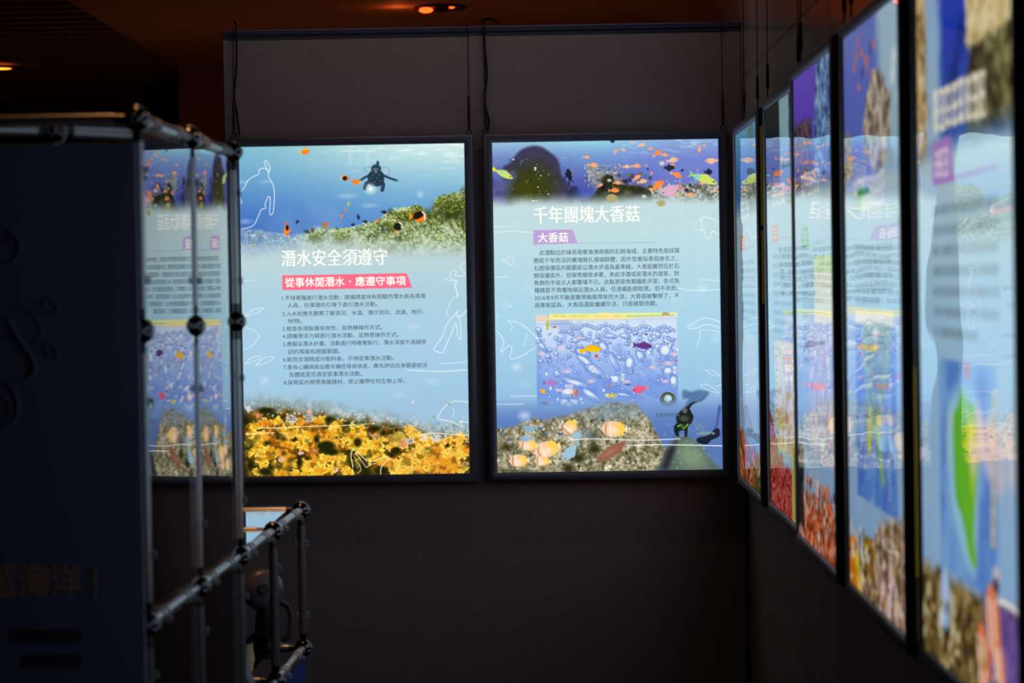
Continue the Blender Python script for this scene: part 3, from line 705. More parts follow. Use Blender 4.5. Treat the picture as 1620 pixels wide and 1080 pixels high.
    c.fish(*B(727, 468), 6, 4, 0, (190, 130, 90)); c.fish(*B(835, 462), 10, 4, 0, (90, 110, 190)); c.fish(*B(943, 176), 5, 3, 0, (130, 60, 60))
    for k in range(5): c.line([B(364 + k * 10, 608), B(370 + k * 11, 590)], 1.1, (240, 228, 180))
    c.ell(*B(510, 500), 8, 5, (236, 220, 220), soft=3, alpha=.5)
    c.ell(*B(1066, 545), 12.6, 11.4, (60, 54, 20)); c.ell(*B(1066, 545), 10.4, 9.4, (120, 106, 50)); c.ell(*B(1066, 545), 9.0, 8.2, (34, 34, 20)); c.ell(*B(1066, 540), 6.6, 6.0, (150, 196, 206)); c.ell(*B(1070, 540), 4, 4, (236, 244, 240), soft=2)
    for k in range(5): c.ell(*B(1046 + k * 11, 566), .9, .9, (220, 210, 160))
    c.line(mapp(B, [(942, 600), (1008, 598)]), .7, (30, 40, 80)); c.line(mapp(B, [(1044, 607), (1082, 605)]), 1.2, (230, 236, 244), .8)
    # bottom picture
    deep = c.vgrad([(398, (150, 190, 224)), (412, (126, 162, 208)), (440, (96, 128, 190)), (470, (84, 116, 178)), (522, (90, 120, 170))])
    c.blend(smooth(c.Y, 396, 428), deep)
    ground = np.interp(c.X, [0, 30, 66, 100, 140, 155, 190, 222, 238, 252, 262, 357], [452, 446, 436, 434, 422, 416, 412, 416, 436, 458, 480, 560])
    nz = c.noise(7, 4); nz2 = c.noise(3, 2)
    gr = np.stack([np.interp(nz * .6 + nz2 * .4, [.3, .45, .6, .75], v) / 255 for v in ([84, 132, 176, 214], [84, 126, 166, 204], [58, 98, 138, 186])], -1)
    c.blend(smooth(c.Y + 12 * (c.noise(12, 3) - .5), ground - 4, ground + 8), gr)
    c.blend((1 - smooth(c.Y + .25 * (c.X - 120), 440, 476)) * smooth(c.X, 120, 180) * smooth(c.Y - ground, -6, 14) * .6, (112, 140, 168))
    c.scatter(240, (0, 270, 440, 522, lambda x, y: float(y > np.interp(x, [0, 90, 170, 230, 260], [450, 436, 420, 466, 505]))), [(226, 220, 196), (196, 180, 140), (70, 66, 36), (110, 100, 50), (214, 206, 190)], .8, 2.6, alpha=.6)
    for zx, zy, rx_, ry_ in ((640, 750, 9, 8), (650, 830, 10, 8), (150, 820, 16, 6), (560, 880, 12, 8), (500, 940, 10, 8), (240, 960, 20, 3), (130, 950, 14, 3)):
        c.ell(*B(zx, zy), rx_, ry_, (46, 48, 22), soft=6, alpha=.7)
    c.ell(*B(610, 745), 16, 10, (130, 136, 140), soft=8, alpha=.5)
    c.poly(catmull(mapp(B, [(1010, 960), (1030, 900), (1060, 820), (1110, 770), (1170, 755), (1230, 790), (1280, 850), (1340, 920), (1380, 960)]), 4, True), (86, 106, 96), soft=4)
    c.ell(*B(1200, 870), 26, 20, (122, 146, 120), .7, soft=18, alpha=.8); c.scatter(140, (265, 335, 440, 520), [(150, 170, 130), (80, 96, 90), (120, 140, 110)], .7, 1.8, alpha=.35)
    c.poly(mapp(B, [(1020, 948), (1060, 830), (1120, 770), (1110, 840), (1070, 950)]), (46, 44, 56), soft=7, alpha=.8)
    # butterfly fish
    for zx, zy, L, H, an in ((372, 832, 42, 27, 2.85), (755, 714, 40, 26, 3.2), (506, 706, 27, 21, 2.3), (268, 804, 28, 19, 3.3), (214, 896, 30, 20, 3.1), (350, 898, 26, 14, 3.2)):
        x, y = B(zx, zy)
        ca, sa = math.cos(an), math.sin(an)
        def T(u, v): return (x + u * ca - v * sa, y + u * sa + v * ca)
        c.poly([T(-L * .4, 0), T(-L * .56, -H * .25), T(-L * .56, H * .25)], (250, 226, 160))
        c.ell(x, y, L * .46, H * .48, (244, 196, 160), an, soft=1.2)
        c.ell(*T(-L * .24, 0), L * .2, H * .42, (250, 206, 84), an, soft=4, alpha=.9); c.ell(*T(0, -H * .1), L * .22, H * .22, (252, 218, 190), an, soft=4, alpha=.9)
        c.line([T(L * .1, -H * .4), T(L * .14, 0), T(L * .1, H * .4)], 2.2, (250, 232, 214), .8); c.line([T(L * .28, -H * .3), T(L * .3, 0), T(L * .28, H * .3)], 1.6, (150, 104, 80), .7)
        c.poly([T(L * .42, -2), T(L * .54, 0), T(L * .42, 2)], (244, 200, 170))
    c.ell(*B(548, 750), 8, 6, (150, 190, 206), soft=2); c.fish(*B(512, 842), 38, 17, 2.3, (156, 196, 214), (130, 176, 200)); c.fish(*B(280, 712), 26, 10, 3.2, (134, 176, 200)); c.fish(*B(262, 768), 22, 10, 3.2, (150, 180, 206)); c.fish(*B(345, 710), 12, 4, 3, (70, 110, 140))
    c.poly(catmull(mapp(B, [(664, 880), (690, 850), (740, 812), (790, 790), (838, 786), (820, 800), (800, 840), (740, 880), (690, 906), (670, 900)]), 3, True), (150, 96, 76), soft=1.2); c.ell(*B(730, 850), 12, 3, (176, 122, 100), -.5, soft=3, alpha=.6)
    for zx, zy in ((120, 740), (160, 774), (460, 742), (880, 634), (375, 745)): c.fish(*B(zx, zy), 9, 4, c.rng.uniform(2.8, 3.4), (70, 104, 150), alpha=.8)
    # two divers
    dk = (24, 32, 34)
    c.poly(catmull(mapp(B, [(1150, 490), (1200, 500), (1240, 490), (1300, 500), (1290, 530), (1250, 560), (1205, 565), (1190, 590), (1160, 585), (1180, 545), (1150, 540)]), 3, True), (84, 116, 160), soft=4, alpha=.8)
    c.poly(catmull(mapp(B, [(1205, 560), (1255, 552), (1285, 520), (1260, 545), (1210, 572), (1190, 600), (1212, 640), (1200, 680), (1180, 700), (1176, 756), (1162, 756), (1160, 720), (1128, 730), (1132, 756), (1108, 748), (1100, 700), (1118, 680), (1112, 640), (1150, 600), (1180, 580)]), 2, True), dk, soft=1.5)
    c.ell(*B(1162, 608), 4, 5, (96, 100, 100), soft=2, alpha=.8); c.line(mapp(B, [(1122, 700), (1142, 690), (1156, 712), (1180, 686)]), 1.6, (150, 214, 50)); c.ell(*B(1150, 700), 5, 3, (60, 90, 30), soft=1.5)
    c.ell(*B(1158, 655), 8, 5, (70, 74, 60), soft=3, alpha=.8)
    c.poly(catmull(mapp(B, [(1352, 580), (1370, 590), (1360, 650), (1345, 720), (1330, 715), (1342, 650)]), 3, True), (70, 96, 150), soft=2, alpha=.8)
    c.poly(catmull(mapp(B, [(1228, 772), (1250, 760), (1300, 748), (1330, 715), (1358, 712), (1362, 752), (1330, 770), (1308, 780), (1290, 802), (1240, 795)]), 2, True), (26, 34, 50), soft=1.2)
    c.ell(*B(1275, 738), 13, 2.4, (120, 146, 160), -.08, soft=1.2); c.ell(*B(1325, 740), 2, 1.5, (150, 160, 170))
    Wt = (244, 250, 252)
    def wl(f, pts, wd=.8, al=.9): c.line(mapp(f, pts), wd, Wt, al)
    wl(B, [(515, 778), (640, 770), (900, 778), (1135, 770)], 1.3); wl(B, [(830, 808), (1000, 804), (1180, 806), (1378, 810)], 1.4)
    wl(B, [(92, 574), (240, 573)]); wl(B, [(170, 528), (320, 526)]); wl(A, [(80, 633), (170, 634)]); wl(A, [(84, 668), (200, 664), (315, 669), (360, 664)]); wl(A, [(90, 954), (170, 950)]); wl(A, [(1380, 968), (1515, 976)]); wl(A, [(1250, 1025), (1380, 1038), (1515, 1030)], .9)
    wl(B, [(92, 156), (112, 180), (132, 220), (115, 278), (160, 238), (178, 262), (168, 312), (230, 300), (310, 250)], 1.0); wl(B, [(155, 98), (200, 105), (250, 130), (310, 186), (322, 200)], 1.0); wl(B, [(262, 170), (258, 200), (240, 246)]); wl(B, [(170, 160), (180, 130), (155, 98)], .6)
    wl(B, [(1365, 138), (1290, 118), (1220, 142), (1182, 138), (1186, 124), (1220, 108), (1250, 88), (1290, 82), (1362, 104)], 1.0); wl(B, [(1365, 160), (1255, 152), (1248, 200), (1222, 254)], .7)
    wl(A, [(1506, 608), (1455, 582), (1410, 574), (1390, 590), (1396, 625), (1392, 650), (1410, 660), (1418, 690), (1438, 714), (1450, 700), (1452, 678), (1470, 664), (1506, 684)], 1.0); wl(A, [(1395, 582), (1350, 620), (1330, 650), (1370, 655), (1410, 658)], .6, .6)
    wl(A, [(135, 850), (145, 838), (158, 848), (170, 828), (200, 822), (210, 845), (205, 868), (185, 878), (165, 858), (140, 860)], .8)
    wl(B, [(92, 62), (100, 80), (92, 100)], .7); wl(B, [(150, 0), (168, 22), (180, 0)], .7); wl(B, [(1250, 466), (1290, 462), (1356, 508), (1290, 492), (1250, 466)], .7); wl(B, [(1278, 378), (1320, 382), (1365, 412), (1310, 400), (1278, 378)], .7); wl(B, [(1340, 470), (1370, 462)], .7)
    for zx, zy, r in ((205, 362, 7), (250, 640, 9), (870, 634, 5), (820, 100, 0)):
        if r: c.ell(*B(zx, zy), r, r * .8, (222, 232, 240), soft=8, alpha=.5)
    P = (190, 160, 214)
    c.poly(mapp(A, [(333, 657), (580, 652), (612, 738), (333, 748)]), P); c.line(mapp(A, [(600, 740), (1100, 734)]), 1.1, (180, 168, 212), .9, smooth=False); c.line(mapp(A, [(1100, 734), (1200, 732)]), .8, (184, 186, 218), .5, smooth=False)
    title = [('千年團塊大香菇', A(335, 560)[0], A(1003, 560)[0], A(670, 556)[1], 26.5)]
    head = [('大香菇', A(363, 702)[0], A(552, 702)[0], A(450, 702)[1], 15)]
    L = [('此潛點位於綠島南寮漁港南側的石朗海域，主要特色是欣賞', 142, 1520, 185), ('歷經千年而活的團塊微孔珊瑚群體，因外型看似香菇故名之，', 84, 1500, 263), ('石朗保護區的範圍是以潛水步道為基準線。大香菇雖然位於石', 88, 1517, 337), ('朗保護區外，但保育績效卓著，來此浮潛或是潛水的遊客，對', 88, 1517, 411),
         ('魚群的平易近人都驚嘆不已。此點更是魚類攝影天堂，各式魚', 90, 1520, 483), ('種總是不畏懼地接近潛水人員，任憑攝影師取景。但不幸的，', 92, 1508, 556), ('2016年9月不敵莫蘭蒂颱風帶來的大浪，大香菇被擊倒了，不', 94, 1518, 630), ('過專家認為，大香菇還能繼續存活，只是樣貌改變。', 94, 1300, 702)]
    bodyt = []
    for st, x0, x1, yc in L:
        a_ = E(x0, yc); bodyt.append((st, a_[0], a_[0] + (x1 - x0) / 6.2308, a_[1], 8.3))
    a_ = B(1001, 634); bodyt.append(('▌', a_[0], a_[0] + 1.8, a_[1], 6.6)); bodyt.append(('海底地形圖', a_[0] + 3.6, a_[0] + 36, a_[1], 6.2))
    return c, title, head, bodyt, []
# ============================================================ the five prints on the side wall
# far edge distance, near edge distance, x of far and near edge, top and bottom above the eye
SIDE = {'A': (6.13, 5.53, .501, .503, .376, -.502), 'B': (5.32, 4.72, .503, .507, .382, -.4955), 'C': (4.609, 4.009, .490, .491, .387, -.4925),
        'D': (3.843, 3.243, .490, .491, .3878, -.4905), 'E': (3.095, 2.495, .490, .497, .395, -.4828)}

def side_conv(key):
    zf, zn, xf, xn, top, bot = SIDE[key]
    def f(px, py):
        x, y = unroll(px, py)
        s = x / F                               # X / Z
        t = (s * zf - xf) / ((xn - xf) - s * (zn - zf)) if abs((xn - xf) - s * (zn - zf)) > 1e-9 else 0
        Z = zf + (zn - zf) * t
        return (t * CW, (top - (-y * Z / F)) / (top - bot) * CH)
    return f

def marks(c, x0, x1, yc, h, n, col, alpha=.9, wd=1.6):
    """rows of worn characters too soft to read"""
    p = (x1 - x0) / n
    for i in range(n):
        a, b = x0 + i * p + p * .1, x0 + (i + 1) * p - p * .1
        for k in range(3):
            y = yc + h * (k / 2 - .5) * .85 + c.rng.normal(0, h * .04)
            c.line([(a + c.rng.uniform(0, p * .2), y), (b - c.rng.uniform(0, p * .2), y)], wd, col, alpha, smooth=False)
        for k in range(2):
            x = a + (b - a) * (.25 + .5 * k) + c.rng.normal(0, p * .08)
            c.line([(x, yc - h * .48), (x, yc + h * .48)], wd, col, alpha, smooth=False)

def text_rows(c, x0, x1, ys, h=6.5, col=(96, 116, 134), alpha=.62):
    for i, y in enumerate(ys):
        xe = x1 if i < len(ys) - 1 else x0 + (x1 - x0) * .7
        x = x0
        while x < xe:
            w = c.rng.uniform(4.5, 6.5)
            c.poly([(x, y - h / 2), (x + w, y - h / 2), (x + w, y + h / 2), (x, y + h / 2)], col, alpha=alpha * c.rng.uniform(.6, 1), soft=1.5)
            x += 8.1

BODY = [(0, (190, 214, 218)), (150, (182, 208, 220)), (260, (164, 200, 224)), (400, (150, 186, 222)), (522, (140, 176, 220))]

def side_base(seed, k=.62):
    c = Canvas(k, seed); c.a = c.vgrad(BODY)
    c.blend(smooth(c.noise(70, 3), .5, .8) * .2, (206, 226, 236))
    return c

def textured(c, mask, ramp, cell=9, mix=.5):
    n = c.noise(cell, 4) * (1 - mix) + c.noise(cell / 3, 2, ax=.6) * mix
    cols = np.array(ramp) / 255.0; pos = np.linspace(.35, .66, len(ramp))
    c.blend(mask, np.stack([np.interp(n, pos, cols[:, i]) for i in range(3)], -1))

def furniture(c, tag_col, title_y=118, n=6, tag_y=172):
    marks(c, 66, 66 + 25 * n, title_y, 25, n, (252, 250, 244), .95, 2.6)
    c.poly([(65, tag_y - 10), (126, tag_y - 11), (134, tag_y + 11), (65, tag_y + 11)], tag_col); c.line([(130, tag_y + 10), (290, tag_y + 8)], 1.3, tag_col, .8, smooth=False)
    marks(c, 72, 120, tag_y, 14, 3, (250, 246, 246), .95, 1.8)
    for y, x0, x1 in ((150, 0, 60), (160, 300, 357), (240, 0, 40), (330, 310, 357), (402, 0, 90)):
        c.line([(x0, y), ((x0 + x1) / 2, y + 1.5), (x1, y)], 1.3, (240, 248, 252), .8)

def sparkle(c, y0f, lights, darks, n=260):
    """streaky highlights and shadows of the coral below y0f(x)"""
    for k in range(n):
        x = c.rng.uniform(0, CW); y = c.rng.uniform(float(y0f(x)), CH)
        if c.rng.random() > .45: col = lights[c.rng.integers(len(lights))]; al = .75
        else: col = darks[c.rng.integers(len(darks))]; al = .6
        c.ell(x, y, c.rng.uniform(3, 10), c.rng.uniform(1.5, 6), col, c.rng.uniform(-.6, .6) + 1.57 * (c.rng.random() > .5), 2.0, al)

def paint_A():
    c = side_base(21)
    c.blend(1 - smooth(c.Y, 95, 135), c.vgrad([(0, (120, 190, 222)), (60, (60, 130, 190)), (120, (50, 100, 170))]))
    c.blend(smooth(c.X + 10 * c.noise(20, 2), 190, 240) * (1 - smooth(c.X, 260, 320)) * (1 - smooth(c.Y, 100, 140)) * .7, (110, 140, 120))
    textured(c, smooth(c.Y - 70 + 20 * (c.noise(20) - .5), 0, 14) * (1 - smooth(c.Y, 108, 130)) * smooth(c.X, 60, 130), [(30, 36, 50), (74, 66, 60), (150, 140, 110)])
    furniture(c, (240, 96, 40), tag_y=166)
    text_rows(c, 66, 292, range(196, 290, 12))
    c.poly([(66, 300), (292, 300), (292, 440), (66, 440)], (186, 206, 226), alpha=.8); textured(c, ((c.X > 70) & (c.X < 120) & (c.Y > 300) & (c.Y < 440)).astype(float) * .8, [(120, 100, 80), (170, 200, 220), (214, 222, 214)])
    textured(c, smooth(c.Y - np.interp(c.X, [0, 357], [438, 470]) + 22 * (c.noise(20) - .5), 0, 18), [(50, 30, 20), (170, 66, 30), (232, 110, 50), (200, 160, 110)])
    c.blend(smooth(c.X, 190, 260) * smooth(c.Y, 478, 500) * .8, (70, 92, 40))
    sparkle(c, lambda x: 470, [(250, 150, 90), (236, 200, 170), (240, 110, 50)], [(70, 30, 16), (40, 40, 20)], 140)
    return c

def paint_B():
    c = side_base(22)
    c.blend(1 - smooth(c.Y, 100, 135), c.vgrad([(0, (150, 190, 200)), (70, (150, 194, 214)), (120, (120, 150, 180))]))
    c.blend((1 - smooth(c.X + 14 * c.noise(25, 2), 165, 180)) * (1 - smooth(c.Y + 10 * c.noise(9), 88, 120)), (26, 34, 30))
    c.blend(smooth(c.X + 20 * (c.noise(12) - .5), 268, 282) * (1 - smooth(c.Y + 30 * (c.noise(14) - .5), 40, 130)) * .95, (20, 28, 34))
    textured(c, smooth(c.X, 270, 320) * smooth(c.Y, 84, 100) * (1 - smooth(c.Y, 122, 140)), [(20, 24, 30), (60, 60, 30), (150, 130, 60)])
    furniture(c, (240, 120, 70), tag_y=166)
    text_rows(c, 66, 292, range(196, 330, 12))
    m = smooth(c.X, 68, 72) * (1 - smooth(c.X, 318, 322)) * smooth(c.Y, 302, 305) * (1 - smooth(c.Y, 442, 446))
    textured(c, m * .95, [(206, 190, 160), (236, 226, 206), (246, 240, 226), (224, 186, 90)], cell=30, mix=.3)
    c.blend(m * smooth(c.X + c.Y * .6, 330, 420) * .0, (240, 200, 70))
    c.scatter(60, (130, 300, 370, 440), [(240, 196, 60), (236, 214, 120), (226, 120, 120)], 2, 8, alpha=.6, soft=3)
    for y in range(316, 440, 9): c.line([(78, y), (110, y)], 1.4, (110, 110, 116), .7, smooth=False)
    textured(c, smooth(c.Y - np.interp(c.X, [0, 120, 357], [388, 446, 466]) + 26 * (c.noise(18) - .5), 0, 14), [(60, 6, 14), (160, 20, 30), (206, 60, 50), (240, 150, 140)], cell=7)
    c.scatter(300, (0, 300, 440, 522), [(246, 190, 180), (110, 6, 16), (226, 80, 60)], .8, 2, alpha=.7)
    # striped fish
    c.poly(catmull([(262, 522), (258, 470), (268, 432), (290, 408), (312, 430), (330, 480), (340, 522)], 5, True), (214, 206, 90), soft=2)
    for k in range(6): c.line([(268 + k * 11, 520), (274 + k * 9, 470), (286 + k * 5, 430)], 3, (40, 44, 60), .85)
    return c

def paint_C():
    c = side_base(23)
    c.blend(1 - smooth(c.Y, 100, 140), c.vgrad([(0, (116, 84, 214)), (60, (96, 66, 204)), (120, (90, 80, 190))]))
    textured(c, smooth(c.X + 40 * (c.noise(30) - .5) + c.Y * .4, 200, 240) * (1 - smooth(c.Y, 110, 140)), [(24, 30, 66), (50, 90, 176), (110, 160, 214), (180, 206, 224)], cell=14)
    textured(c, smooth(c.Y - 50 + 26 * (c.noise(20) - .5), 0, 8) * (1 - smooth(c.X, 150, 190)) * (1 - smooth(c.Y, 112, 140)), [(24, 16, 60), (70, 50, 70), (180, 140, 110)], cell=10)
    furniture(c, (60, 170, 90), title_y=125, n=7, tag_y=182)
    text_rows(c, 66, 180, range(210, 320, 12))
    c.poly([(180, 205), (345, 205), (345, 275), (180, 275)], (236, 226, 196), alpha=.9); c.poly([(180, 205), (345, 205), (345, 222), (180, 222)], (200, 220, 120), alpha=.8)
    textured(c, ((c.X > 120) & (c.X < 345) & (c.Y > 275) & (c.Y < 425)).astype(float) * .75, [(150, 150, 210), (176, 200, 232), (216, 206, 230), (230, 220, 180)], cell=14)
    c.scatter(70, (130, 340, 270, 420), [(236, 120, 160), (170, 130, 210), (240, 210, 90), (246, 246, 250)], 2, 6, alpha=.6, soft=2.5)
    textured(c, smooth(c.Y - np.interp(c.X, [0, 60, 357], [420, 462, 452]) + 24 * (c.noise(20) - .5), 0, 18), [(60, 20, 14), (170, 60, 20), (240, 110, 40), (246, 150, 100)], cell=8)
    c.blend(smooth(c.Y + 20 * (c.noise(10) - .5), 408, 424) * (1 - smooth(c.X + 20 * (c.noise(10) - .5), 46, 62)) * .92, (24, 26, 34))
    c.line([(20, 424), (50, 420), (62, 450), (40, 470), (70, 500)], 1.6, (220, 226, 230), .8)
    sparkle(c, lambda x: 448 if x > 60 else 515, [(255, 150, 90), (250, 200, 170), (250, 110, 40), (236, 226, 216)], [(60, 14, 8), (120, 40, 10), (40, 50, 70)], 320)
    return c

def paint_D():
    c = side_base(24); P = side_conv('D')
    c.blend(1 - smooth(c.Y, 130, 165), c.vgrad([(0, (112, 130, 206)), (60, (92, 110, 204)), (140, (96, 110, 196))]))
    c.blend(smooth(c.X + 30 * (c.noise(40) - .5), 190, 260) * (1 - smooth(c.Y, 130, 160)), c.vgrad([(0, (176, 206, 224)), (150, (150, 186, 200))]))
    for x, y in ((1354, 70), (1360, 85), (1374, 80), (1369, 104), (1376, 120), (1352, 92), (1362, 118), (1349, 110), (1356, 140), (1366, 96), (1380, 72)):
        u, v = P(x, y); c.fish(u, v, 22, 8, c.rng.uniform(-1, 1), (214, 120, 90) if c.rng.random() > .4 else (70, 50, 110))
    u, v = P(1383, 175)
    m = smooth(1 - np.hypot((c.X - u) / 90, (c.Y - v - 10) / 46) + .5 * (c.noise(16) - .5), 0, .14)
    textured(c, m, [(36, 34, 34), (120, 96, 76), (190, 174, 150), (226, 216, 196)], cell=14)
    textured(c, smooth(c.Y - 92 + 20 * (c.noise(16) - .5), 0, 8) * (1 - smooth(c.X, 40, 70)) * (1 - smooth(c.Y, 130, 150)), [(30, 24, 10), (150, 110, 30), (230, 220, 180)])
    for x, y in ((1409, 120), (1420, 150), (1422, 185), (1411, 90)): c.ell(*P(x, y), 16, 8, (226, 236, 240), soft=8, alpha=.8)
    c.blend(smooth(c.Y + 8 * (c.noise(20) - .5), 128, 150) * (1 - smooth(c.Y, 300, 301)), c.vgrad(BODY))
    marks(c, 60, 260, 152, 26, 8, (252, 240, 244), .95, 3)
    q = [P(1355, 302), P(1373, 296), P(1374, 306), P(1355, 311)]; c.poly(q, (50, 160, 70)); c.poly([P(1356, 312), P(1373, 306), P(1373, 333), P(1356, 336)], (210, 232, 214)); marks(c, 66, 118, P(1365, 322)[1], 12, 2, (60, 170, 80), .8, 1.6); c.line([P(1374, 333), P(1412, 324)], 1.4, (90, 180, 110), .8, smooth=False)
    text_rows(c, 62, 292, range(int(P(1380, 392)[1]), int(P(1380, 480)[1]), 12))
    y1, y2, y3 = P(1380, 494)[1], P(1380, 515)[1], P(1385, 800)[1]
    c.poly([(60, y1), (300, y1 - 2), (300, y1 + 12), (60, y1 + 12)], (236, 232, 206))
    c.poly([(60, y2), (312, y2), (312, y3), (60, y3)], (84, 136, 214), soft=3, alpha=.9)
    textured(c, ((c.X > 64) & (c.X < 308) & (c.Y > y2) & (c.Y < y3)).astype(float) * .5, [(60, 90, 190), (90, 140, 220), (150, 190, 236)], cell=26)
    isl = [P(x, y) for x, y in ((1366, 516), (1407, 516), (1408, 545), (1405, 590), (1400, 625), (1395, 650), (1393, 690), (1396, 735), (1399, 768), (1394, 762), (1388, 715), (1381, 680), (1377, 718), (1372, 715), (1371, 660), (1369, 610), (1366, 560))]
    c.poly(catmull(isl, 3, True), (128, 168, 134), soft=2); c.poly([P(x, y) for x, y in ((1371, 530), (1398, 530), (1396, 650), (1384, 668), (1374, 640))], (96, 140, 142), soft=6, alpha=.7)
    c.poly([P(x, y) for x, y in ((1372, 660), (1378, 664), (1378, 712), (1373, 714))], (200, 210, 60), soft=2); c.line([P(1389, 665), P(1391, 715), P(1397, 762)], 7, (150, 196, 50))
    c.ell(*P(1384, 549), 22, 4, (226, 196, 30)); c.ell(*P(1384, 526), 18, 5, (220, 232, 226), soft=3); c.scatter(50, (90, 240, y2 + 10, y3 - 60), [(230, 150, 130), (220, 226, 190), (170, 130, 190), (230, 240, 240)], 1.5, 4, alpha=.6, soft=2)
    for k in range(22): c.ell(*P(1407, 600 + k * 9), 4, 1.6, (236, 224, 240), soft=1, alpha=.7)
    edge = np.interp(c.X, [0, 60, 140, 210, 357], [P(1345, 840)[1], P(1350, 860)[1], P(1370, 862)[1], P(1390, 812)[1], P(1425, 800)[1]])
    textured(c, smooth(c.Y - edge + 16 * (c.noise(14) - .5), 0, 14), [(40, 22, 14), (120, 96, 40), (190, 150, 120), (232, 206, 196)], cell=8)
    c.poly([P(x, y) for x, y in ((1343, 850), (1352, 846), (1360, 900), (1364, 938), (1343, 915))], (226, 130, 24), soft=4); c.poly([P(x, y) for x, y in ((1354, 830), (1358, 870), (1364, 935), (1358, 932), (1353, 880))], (246, 206, 40), soft=2)
    c.poly([P(x, y) for x, y in ((1356, 822), (1360, 850), (1368, 900), (1362, 880))], (40, 24, 60), soft=2); c.ell(*P(1363, 868), 6, 10, (240, 240, 236), soft=2)
    c.scatter(160, (90, 170, P(1378, 858)[1], 500), [(190, 170, 30), (90, 80, 14), (150, 60, 10)], 2, 5, alpha=.7, soft=2)
    for x, y, rx_ in ((1398, 940, 16), (1412, 920, 14), (1405, 960, 18), (1418, 960, 12)): c.ell(*P(x, y), rx_, 20, (236, 200, 196), soft=6, alpha=.8)
    c.ell(*P(1403, 925), 5, 16, (110, 20, 50), soft=3); c.line([P(1408, 872), P(1420, 876), P(1426, 884)], 3, (246, 240, 236))
    sparkle(c, lambda x: np.interp(x, [0, 140, 210, 357], [460, 470, 440, 430]), [(246, 226, 216), (220, 180, 60), (236, 190, 180), (240, 240, 236)], [(40, 24, 10), (90, 30, 40), (60, 60, 10)], 130)
    return c

